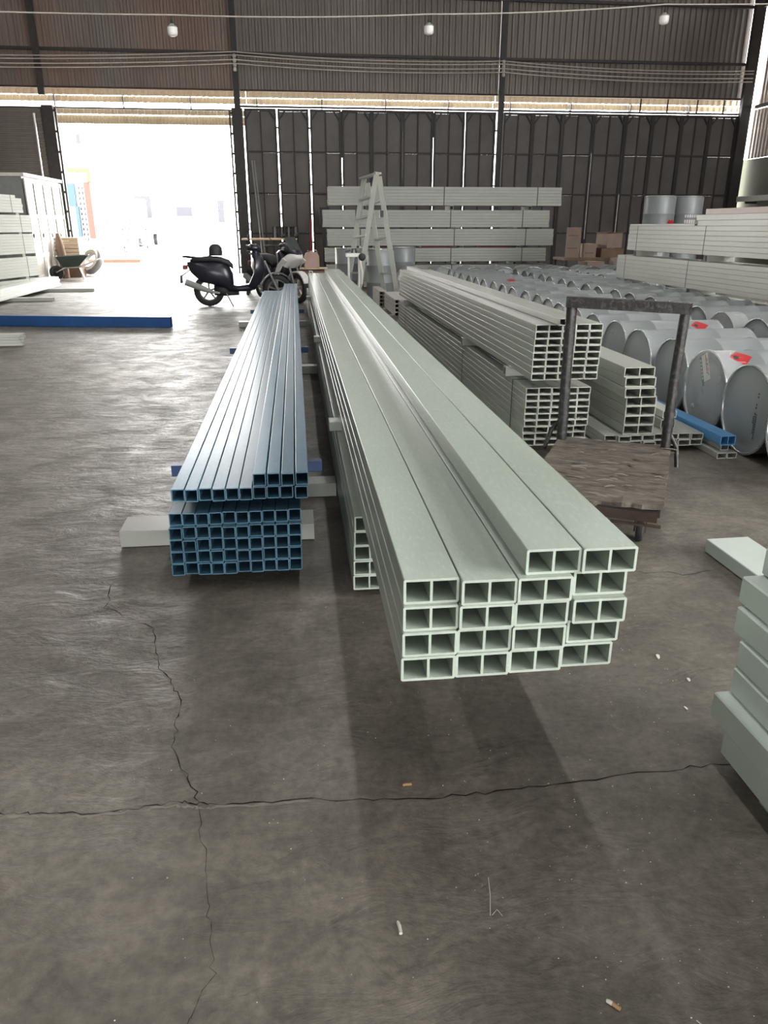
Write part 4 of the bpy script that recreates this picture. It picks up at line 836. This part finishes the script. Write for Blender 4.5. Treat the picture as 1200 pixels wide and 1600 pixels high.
    MB().box(-0.44, -0.36, -0.09, 0.09, 0.66, 0.74, 0.012).obj('tail_light', REDD, s); MB().box(-0.50, -0.47, -0.09, 0.09, 0.42, 0.56).bar((-0.48, 0, 0.54), (-0.30, 0, 0.66), 0.05, 0.02).obj('mudflap', MATTE, s)
    MB().tube([(0.32, -0.12, 0.24), (0.44, -0.26, 0.012)], 0.012, 6).obj('kickstand', GREYM, s)
    if sport:
        MB().loft([(0.86, 0.62, 0.20, 0.05, .7), (0.98, 0.72, 0.21, 0.13, .7), (1.12, 0.80, 0.19, 0.12, .7), (1.26, 0.86, 0.13, 0.08, .7), (1.38, 0.84, 0.05, 0.03, .8)]).obj('nose_fairing', panel, s)
        for sy in (-1, 1): MB().prism([(0.72, 0.42), (0.84, 0.36), (0.92, 0.55), (1.06, 0.70), (1.22, 0.78), (1.10, 0.84), (0.90, 0.70)], sy * 0.205, sy * 0.235).obj('side_fairing', panel, s)
        MB().loft([(0.95, 0.98, 0.16, 0.09, .8), (1.08, 0.98, 0.16, 0.07, .8), (1.26, 0.93, 0.12, 0.04, .8), (1.33, 0.90, 0.05, 0.015, .8)]).obj('upper_cowl', DARKP, s)
        MB().add([(1.22, -0.12, 0.96), (1.22, 0.12, 0.96), (1.02, 0.13, 1.20), (1.02, -0.13, 1.20), (1.25, 0, 0.97), (1.05, 0, 1.22)], [(0, 4, 5, 3), (4, 1, 2, 5)], True).obj('windscreen', GLASSD, s)
    return s
scooter('dark motor scooter with a helmet on the seat, parked by the doorway', (-1.62, 14.95, 0), R_(2), DARKP, DARKP, False)
scooter('white and black sport scooter parked behind the dark one', (-0.66, 16.36, 0), R_(-56), DARKP, WHITE, True)
hl = thing('helmet', 'round black helmet resting on the dark scooter seat', 'helmet', (-1.45, 14.955, 0.9005))
MB().lathe([(0.0, 0.205), (0.05, 0.198), (0.09, 0.175), (0.118, 0.13), (0.125, 0.08), (0.122, 0.02), (0.118, 0.0), (0.105, 0.0), (0.105, 0.06), (0.0, 0.16)], 24).obj('shell', MATTE, hl)
MB().lathe([(0.122, 0.02), (0.133, 0.012), (0.133, 0.0), (0.118, 0.0)], 24).obj('edge_trim', DARKP, hl)

# ================================================================== BY THE GATES
bn = thing('workbench', 'tan-topped bench behind the scooters against the gates', 'bench', (-0.5, 17.6, 0))
MB().box(-0.62, 0.56, -0.3, 0.3, 1.13, 1.165, 0.004).obj('top', TAN, bn)
for x in (-0.55, 0.49):
    for y in (-0.24, 0.24): MB().box(x - 0.03, x + 0.03, y - 0.03, y + 0.03, 0, 1.13).obj('leg', STEELD, bn)
rk = thing('tool_rack', 'dark rack of hanging tools on the gate above the bench', 'rack', (-0.68, 25.62, 1.04))
MB().box(0, 0.82, 0.16, 0.20, 0.30, 0.36).box(0, 0.05, 0.15, 0.21, -1.04, 0.36).box(0.77, 0.82, 0.15, 0.21, -1.04, 0.36).obj('rail', STEELD, rk)
for k in range(7):
    tag(MB().tube([(0, 0, 0.32), (0, 0, 0.0)], [0.028, 0.04], 8).lathe([(0, 0.31), (0.03, 0.315), (0.03, 0.35), (0, 0.355)], 10).obj('hand_tool', MATTE if k % 2 else GREYM, None, (-0.60 + k * 0.11, 25.738, 1.04)), 'tool hanging on the dark rack, %s from the left' % ORD[k], 'tool', 'tools hanging on the rack')
jc = thing('jerrycan', 'pink plastic jerrycan standing on a crate behind the nearest pile', 'jerrycan', (0.36, 17.3, 0.5605))
b = MB().prism([(-0.15, 0), (0.15, 0), (0.16, 0.03), (0.16, 0.24), (0.12, 0.31), (0.05, 0.335), (-0.05, 0.335), (-0.12, 0.31), (-0.16, 0.24), (-0.16, 0.03)], -0.09, 0.09); b.obj('body', PINK, jc)
MB().lathe([(0.0, 0.36), (0.03, 0.36), (0.03, 0.335), (0.0, 0.335)], 12, c=(-0.06, 0, 0)).obj('cap', REDD, jc); MB().tube([(0.0, 0, 0.33), (0.02, 0, 0.375), (0.10, 0, 0.36), (0.12, 0, 0.31)], 0.012, 8).obj('handle', PINK, jc)
cr = thing('crate', 'weathered timber crate under the pink jerrycan', 'crate', (0.36, 17.3, 0))
for z in (0.02, 0.15, 0.28, 0.41): MB().box(-0.33, 0.33, -0.28, -0.262, z, z + 0.105).obj('slat', CARDD, cr); MB().box(-0.33, 0.33, 0.262, 0.28, z, z + 0.105).obj('slat', CARDD, cr)
MB().box(-0.33, 0.33, -0.28, 0.28, 0.54, 0.56).box(-0.33, -0.29, -0.26, 0.26, 0, 0.54).box(0.29, 0.33, -0.26, 0.26, 0, 0.54).obj('frame', WOOD, cr)
tag(MB().tube([(0.50, 25.5, 0.0), (0.53, 25.76, 1.62)], 0.035, 8).obj('red_pole', REDD), 'dark red pole leaning on the gate above the jerrycan', 'pole')
tag(MB().box(0.80, 1.12, 25.3, 25.6, 1.45, 1.95, 0.01).box(0.9, 1.0, 25.4, 25.5, 0, 1.45).obj('switch_cabinet', MATTE), 'black switch cabinet on a leg left of the back stack', 'cabinet')
# cartons on a trestle to the right of the back stack
tb = thing('trestle_table', 'low dark trestle carrying cartons right of the back stack', 'table', (7.55, 19.9, 0))
MB().box(-0.8, 0.85, -0.45, 0.45, 0.60, 0.66).obj('top', CARDD, tb)
for x in (-0.75, 0.8):
    for y in (-0.4, 0.4): MB().box(x - 0.03, x + 0.03, y - 0.03, y + 0.03, 0, 0.6).obj('leg', STEELD, tb)
def carton(label, x, y, z, sx, sy, sz, rz, m, marks=0):
    t = thing('carton', label, 'carton', (x, y, z), R_(rz))
    MB().box(-sx / 2, sx / 2, -sy / 2, sy / 2, 0, sz, 0.004).obj('box', m, t)
    MB().box(-0.03, 0.03, -sy / 2 - 0.001, sy / 2 + 0.001, sz, sz + 0.0015).obj('packing_tape', TAPE, t)
    for k in range(marks): MB().box(-sx * 0.36, sx * 0.36, -sy / 2 - 0.002, -sy / 2 - 0.0005, sz * (0.3 + 0.42 * k), sz * (0.3 + 0.42 * k) + 0.02).obj('print_line', CARDD, t)
    return t
carton('tall pinkish carton standing nearest the back stack', 7.04, 19.7, 0.6605, 0.34, 0.36, 0.72, -24, CARD, 2)
carton('low carton lying right of the tall pinkish carton', 7.50, 19.85, 0.6605, 0.32, 0.44, 0.33, -10, CARD, 1)
carton('flat dark carton under the lidded carton', 8.08, 19.95, 0.6605, 0.62, 0.5, 0.22, 4, CARDD)
lc = carton('lidded carton with an open flap on top of the flat dark carton', 8.08, 19.95, 0.8835, 0.50, 0.42, 0.36, 20, CARD)
MB().box(-0.27, 0.27, -0.23, 0.23, 0.362, 0.385).obj('lid', CARDD, lc)
carton('small carton on the floor in front of the trestle, the left one', 7.25, 18.9, 0.0005, 0.5, 0.4, 0.60, 15, CARD)
carton('small carton on the floor in front of the trestle, the right one', 8.0, 18.95, 0.0005, 0.42, 0.4, 0.68, -5, CARD, 0)
tag(link('pale_tube', tube_mesh(0.10, 0.16, 3.2, 1, 0.006, FRPW), None, (14.55, 22.3, 2.16)), 'pale tube held high along the olive wall at the far right', 'tube')
for k, y in enumerate((22.8, 24.9)): tag(MB().box(14.54, 14.92, y, y + 0.06, 2.09, 2.158).obj('wall_bracket', STEELD), 'dark bracket holding the pale tube on the olive wall, %s one' % ('nearer', 'farther')[k], 'bracket')

# ================================================================== LEFT OF THE DOORWAY
cb = thing('tall_cabinet', 'tall pale cabinet with panelled and glazed doors by the doorway', 'cabinet', (-6.92, 22.2, 0))
MB().box(-1.9, -0.03, 0, 3.35, 0.02, 2.62).obj('body', GREYM, cb); MB().box(-1.95, 0.06, -0.05, 3.42, 2.62, 2.70).obj('top', CREAM, cb)
for k in range(4):
    y0 = 0.03 + k * 0.83; d = MB(); W1 = 0.79
    for a, c in ((0, 0.13), (W1 - 0.07, W1)): d.box(0.0, 0.035, y0 + a, y0 + c, 0.05, 2.58)
    for z0, z1 in ((0.05, 0.16), (0.62, 0.72), (1.62, 1.70), (2.48, 2.58)): d.box(0.0, 0.035, y0 + 0.13, y0 + W1 - 0.07, z0, z1)
    dd = d.obj('door', CREAM, cb)
    for z0, z1 in ((0.16, 0.62), (0.72, 1.62), (1.70, 2.48)):
        MB().box(0.004, 0.012, y0 + 0.13, y0 + W1 - 0.07, z0, z1).obj('pane', CREAM if (k == 0 and z0 < 1.6) or (k == 1 and z0 < 1) else GLASSD, dd)
    MB().box(0.035, 0.06, y0 + 0.05, y0 + 0.08, 1.12, 1.22).obj('handle', STEELD, dd)
wbw = thing('wheelbarrow', 'dark green wheelbarrow tipped towards the room beside the tall cabinet', 'wheelbarrow', (-6.22, 23.2, 0), R_(192))
bt0 = [(-0.45, -0.32, 0.66), (0.42, -0.32, 0.62), (0.42, 0.32, 0.62), (-0.45, 0.32, 0.66)]; bt1 = [(-0.12, -0.2, 0.32), (0.26, -0.2, 0.34), (0.26, 0.2, 0.34), (-0.12, 0.2, 0.32)]
MB().add(bt0 + bt1 + [(x * 0.97, y * 0.97, z + 0.002) for x, y, z in bt0] + [(x * .95, y * .95, z + 0.012) for x, y, z in bt1], [(0, 1, 5, 4), (1, 2, 6, 5), (2, 3, 7, 6), (3, 0, 4, 7), (4, 5, 6, 7), (8, 12, 13, 9), (9, 13, 14, 10), (10, 14, 15, 11), (11, 15, 12, 8), (12, 15, 14, 13), (0, 8, 9, 1), (1, 9, 10, 2), (2, 10, 11, 3), (3, 11, 8, 0)]).obj('tray', GREENB, wbw)
b = MB()
for y in (-0.22, 0.22):
    b.tube([(0.46, y * 0.3, 0.2), (0.2, y, 0.32), (-0.2, y, 0.34), (-0.75, y * 1.2, 0.55)], 0.016, 8); b.tube([(-0.16, y, 0.33), (-0.26, y, 0.0)], 0.014, 8)
b.obj('frame', ALU, wbw)
MB().lathe(ring(0.08, 0.19, 0.04), 20, 'y', c=(0.46, 0, 0.191)).lathe([(0, -0.04), (0.09, -0.03), (0.09, 0.03), (0, 0.04)], 14, 'y', c=(0.46, 0, 0.191)).obj('wheel', RUBBER, wbw)
ty = thing('old_tyre', 'grey dusty tyre leaning beside the wheelbarrow at the doorway post', 'tyre', (-6.15, 25.0, 0.0), 0)
MB().lathe(ring(0.24, 0.42, 0.10), 30, 'y', c=(0, 0, 0)).obj('casing', GREYM, ty, (0, 0, 0.43), (R_(-28), 0, R_(-35)))
MB().lathe([(0.30, -0.118), (0.36, -0.118), (0.36, -0.105), (0.30, -0.105), (0.30, -0.118)], 30, 'y').obj('white_band', WHITE, ty, (0, 0, 0.43), (R_(-28), 0, R_(-35)))
for k in range(6):
    tag(MB().box(-6.83, -6.25, 24.15, 24.75, 0.50 + 0.001 + k * 0.102, 0.50 + 0.09 + k * 0.102).obj('timber_plank', WOOD), 'pale timber plank stacked behind the wheelbarrow, %s from the top' % ORD[5 - k], 'plank', 'planks stacked behind the wheelbarrow')
tag(MB().box(-6.82, -6.27, 24.17, 24.73, 0.001, 0.5, 0.01).obj('timber_block', CARDD), 'dark block carrying the stacked timber planks behind the wheelbarrow', 'block')
tag(MB().tube([(-6.60, 23.75, 0.0), (-6.62, 23.72, 0.5), (-6.68, 23.78, 0.9), (-6.7, 23.8, 1.22)], [0.10, 0.13, 0.12, 0.05], 10).obj('rolled_sack', CARDD), 'crumpled brown sack standing behind the wheelbarrow', 'sack')

# ================================================================== OUTSIDE, BLEACHED BY THE LIGHT
ob = thing('yard_building', 'pale building outside the doorway with a red-orange pillar and blue wall', 'building', (-11.0, 40.0, 0))
MB().box(-6, 1.6, 0.3, 10, 0, 9).obj('wall', WHITE, ob)
MB().box(1.24, 1.52, 0.0, 0.28, 0.85, 3.35).obj('pillar', ORANGE, ob)
MB().box(0.62, 1.62, -0.1, 0.28, 3.78, 3.95).box(1.46, 1.62, -0.1, 0.28, 3.35, 3.78).obj('porch_frame', TANO, ob)
MB().box(0.42, 0.78, 0.1, 0.29, 2.3, 3.3).obj('blue_panel', SKYB, ob); MB().box(0.70, 0.86, 0.1, 0.29, 0.7, 2.3).obj('blue_panel', SKYB, ob)
for k in range(11):
    for j in range(2): MB().box(0.90 + j * 0.16, 0.97 + j * 0.16, 0.26, 0.298, 0.75 + k * 0.23, 0.88 + k * 0.23).obj('window', LAVD, ob)
MB().box(1.15, 1.32, 0.1, 0.29, 5.0, 5.4).obj('wall_lamp', LAVD, ob)
tk = thing('delivery_truck', 'faint white truck standing out in the bright yard', 'truck', (-13.5, 62, 0))
MB().box(0, 3.4, 0, 7, 0.9, 3.4).obj('cargo_box', WHITE, tk); MB().box(0.0, 2.4, -2.0, -0.1, 0.6, 2.6).obj('cab', WHITE, tk)
MB().box(0.3, 2.1, -2.03, -2.0, 1.5, 2.3).obj('windscreen', LAVD, tk); MB().box(-0.05, 3.0, -0.06, -0.02, 3.3, 3.5).box(2.7, 3.05, -0.08, -0.02, 2.0, 3.3).obj('trim', LAVD, tk); MB().box(-0.1, 0.6, -0.1, -0.02, 2.6, 3.2).obj('lettered_panel', LAV, tk)
for x in (0.1, 2.1):
    for y in (-1.3, 5.5): MB().lathe([(0, 0), (0.45, 0), (0.45, 0.25), (0, 0.25)], 16, 'x', c=(x, y, 0.45)).obj('wheel', RUBBER, tk)
pb = thing('yard_hoarding', 'row of pale lavender panels beyond the bright yard', 'hoarding', (-9.5, 64, 0))
for k, (a, c, m_) in enumerate(((0, 2.0, LAV), (2.15, 2.95, LAV), (3.05, 3.35, LAV), (3.7, 4.2, LAVD))):
    MB().box(a, c, 0, 0.1, 1.7, 3.3).obj('panel', m_, pb); MB().box((a + c) / 2 - 0.05, (a + c) / 2 + 0.05, 0.02, 0.1, 0, 1.7).obj('post', WHITE, pb)
MB().box(0.6, 1.7, -0.02, 0, 2.2, 2.8).obj('emblem', LAVD, pb)
for k, (x, y, a) in enumerate(((-9.3, 40, 0), (-8.3, 40.5, 0.1))):
    b = MB(); b.bar((x, y, 0), (x + 0.4, y, 1.7), 0.05); b.bar((x + 0.4, y, 1.7), (x + 1.4, y, 1.1), 0.05); b.bar((x + 0.2, y, 0.8), (x + 1.2, y, 0.4), 0.05); b.bar((x + 1.1, y, 0), (x + 1.1, y, 1.3), 0.05)
    tag(b.obj('yard_trestle', STEELD), 'dark metal trestle out in the bright yard, %s one' % ('left', 'right')[k], 'trestle')
tag(MB().box(-9.0, -6.4, 34.0, 34.5, 0.001, 0.12).obj('yard_plank', TANO), 'tan plank lying on the bright ground outside the doorway', 'plank')
for k, (x, y, zz) in enumerate(((-8.0, 29.5, 1.05), (-7.75, 28.2, 0.85))):
    tag(MB().box(x, x + 0.5, y, y + 0.5, 0.001, zz, 0.01).obj('yard_crate', CARD if k == 0 else WOOD), ('taller brown' if k == 0 else 'shorter pale') + ' crate just outside the doorway beside the left post', 'crate')
tag(MB().box(-2.35, -1.95, 40, 40.1, 1.2, 1.6).box(-2.3, -2.25, 40.02, 40.08, 0, 1.2).box(-2.05, -2.0, 40.02, 40.08, 0, 1.2).obj('yard_sign', LAV), 'small blue-grey sign out in the yard beside the right door post', 'sign')

# ================================================================== LITTER ON THE FLOOR
def butt(name, label, x, y, rz, L_, m, m2):
    t = thing(name, label, 'litter', (x, y, 0.0045), R_(rz))
    MB().tube([(0, 0, 0), (L_ * 0.6, 0, 0)], 0.004, 10).obj('filter', m, t); MB().tube([(L_ * 0.6, 0, 0), (L_ * 0.85, 0.001, 0), (L_, 0.002, -0.0008)], [0.0042, 0.004, 0.003], 10).obj('paper', m2, t)
butt('cigarette_butt', 'tan cigarette butt lying on the floor at the lower right', 0.560, 0.955, 130, 0.028, FILTER, PAPER)
butt('cigarette_butt', 'white cigarette butt lying on the floor below the nearest pile', 0.166, 1.165, 92, 0.030, PAPER, PAPER)
butt('cigarette_butt', 'brown cigarette butt on the crack under the nearest pile', 0.255, 1.615, 178, 0.024, FILTER, FILTER)
q = random.Random(8)
def scrap(label, x, y, l_, w_, m, n=6):
    P_ = [(l_ / 2 * math.cos(2 * math.pi * k / n) * q.uniform(.7, 1.1), w_ / 2 * math.sin(2 * math.pi * k / n) * q.uniform(.7, 1.1)) for k in range(n)]
    b = MB().add([(px, py, 0.0) for px, py in P_] + [(px, py, 0.002 + 0.002 * q.random()) for px, py in P_], [tuple(range(n))[::-1], tuple(range(n, 2 * n))] + [(k, (k + 1) % n, (k + 1) % n + n, k + n) for k in range(n)])
    return tag(b.obj('scrap', m, None, (x, y, 0.0006), (0, 0, q.uniform(0, 3))), label, 'litter')
scrap('white flake on the floor left of the right-edge boards, the largest', 1.20, 2.16, 0.035, 0.016, PAPER); scrap('white flake near the right-edge boards, beside a smaller speck', 1.235, 2.01, 0.02, 0.014, PAPER)
scrap('pale sliver on the floor close to the right-edge boards', 1.15, 1.86, 0.024, 0.009, PAPER); scrap('round pale disc on the floor at the far left', -0.535, 1.04, 0.014, 0.013, PAPER, 10); scrap('white flake on the floor below the right-edge boards', 0.62, 0.71, 0.012, 0.010, PAPER)
b = MB(); b.tube([(0, 0, 0.002), (0.012, 0.05, 0.006), (0.02, 0.10, 0.003)], 0.0008, 5); b.tube([(0.004, 0.0, 0.002), (0.018, 0.012, 0.004), (0.026, -0.004, 0.002)], 0.0006, 5); tag(b.obj('dry_twig', PAPER, None, (0.365, 1.19, 0.0)), 'pale wisp of plastic fibre on the floor right of the white butt', 'litter')
tag(MB().tube([(0, 0, 0.002), (0.016, -0.03, 0.003)], 0.0012, 5).obj('fibre_sliver', PAPER, None, (0.695, 0.92, 0)), 'thin pale fibre sliver on the floor right of the tan butt', 'litter')
V = []; F = []
for k in range(420):                                            # dust chips, too many to count
    x, y = q.uniform(-0.5, 1.25), 0.5 + 2.2 * q.random() ** 1.2
    if q.random() < 0.6: x = 0.3 + 0.9 * q.random()
    if x > 1.05 and y < 1.8: continue
    s_ = q.uniform(0.0007, 0.0022); n = len(V); z = 0.0007
    V += [(x - s_, y, z), (x, y - s_ * .8, z), (x + s_, y, z), (x, y + s_, z), (x, y, z + s_)]; F += [(n, n + 1, n + 4), (n + 1, n + 2, n + 4), (n + 2, n + 3, n + 4), (n + 3, n, n + 4)]
tag(MB().add(V, F).obj('dust_chips', PAPER), 'scattered white dust chips on the concrete floor', 'debris', kind='stuff')
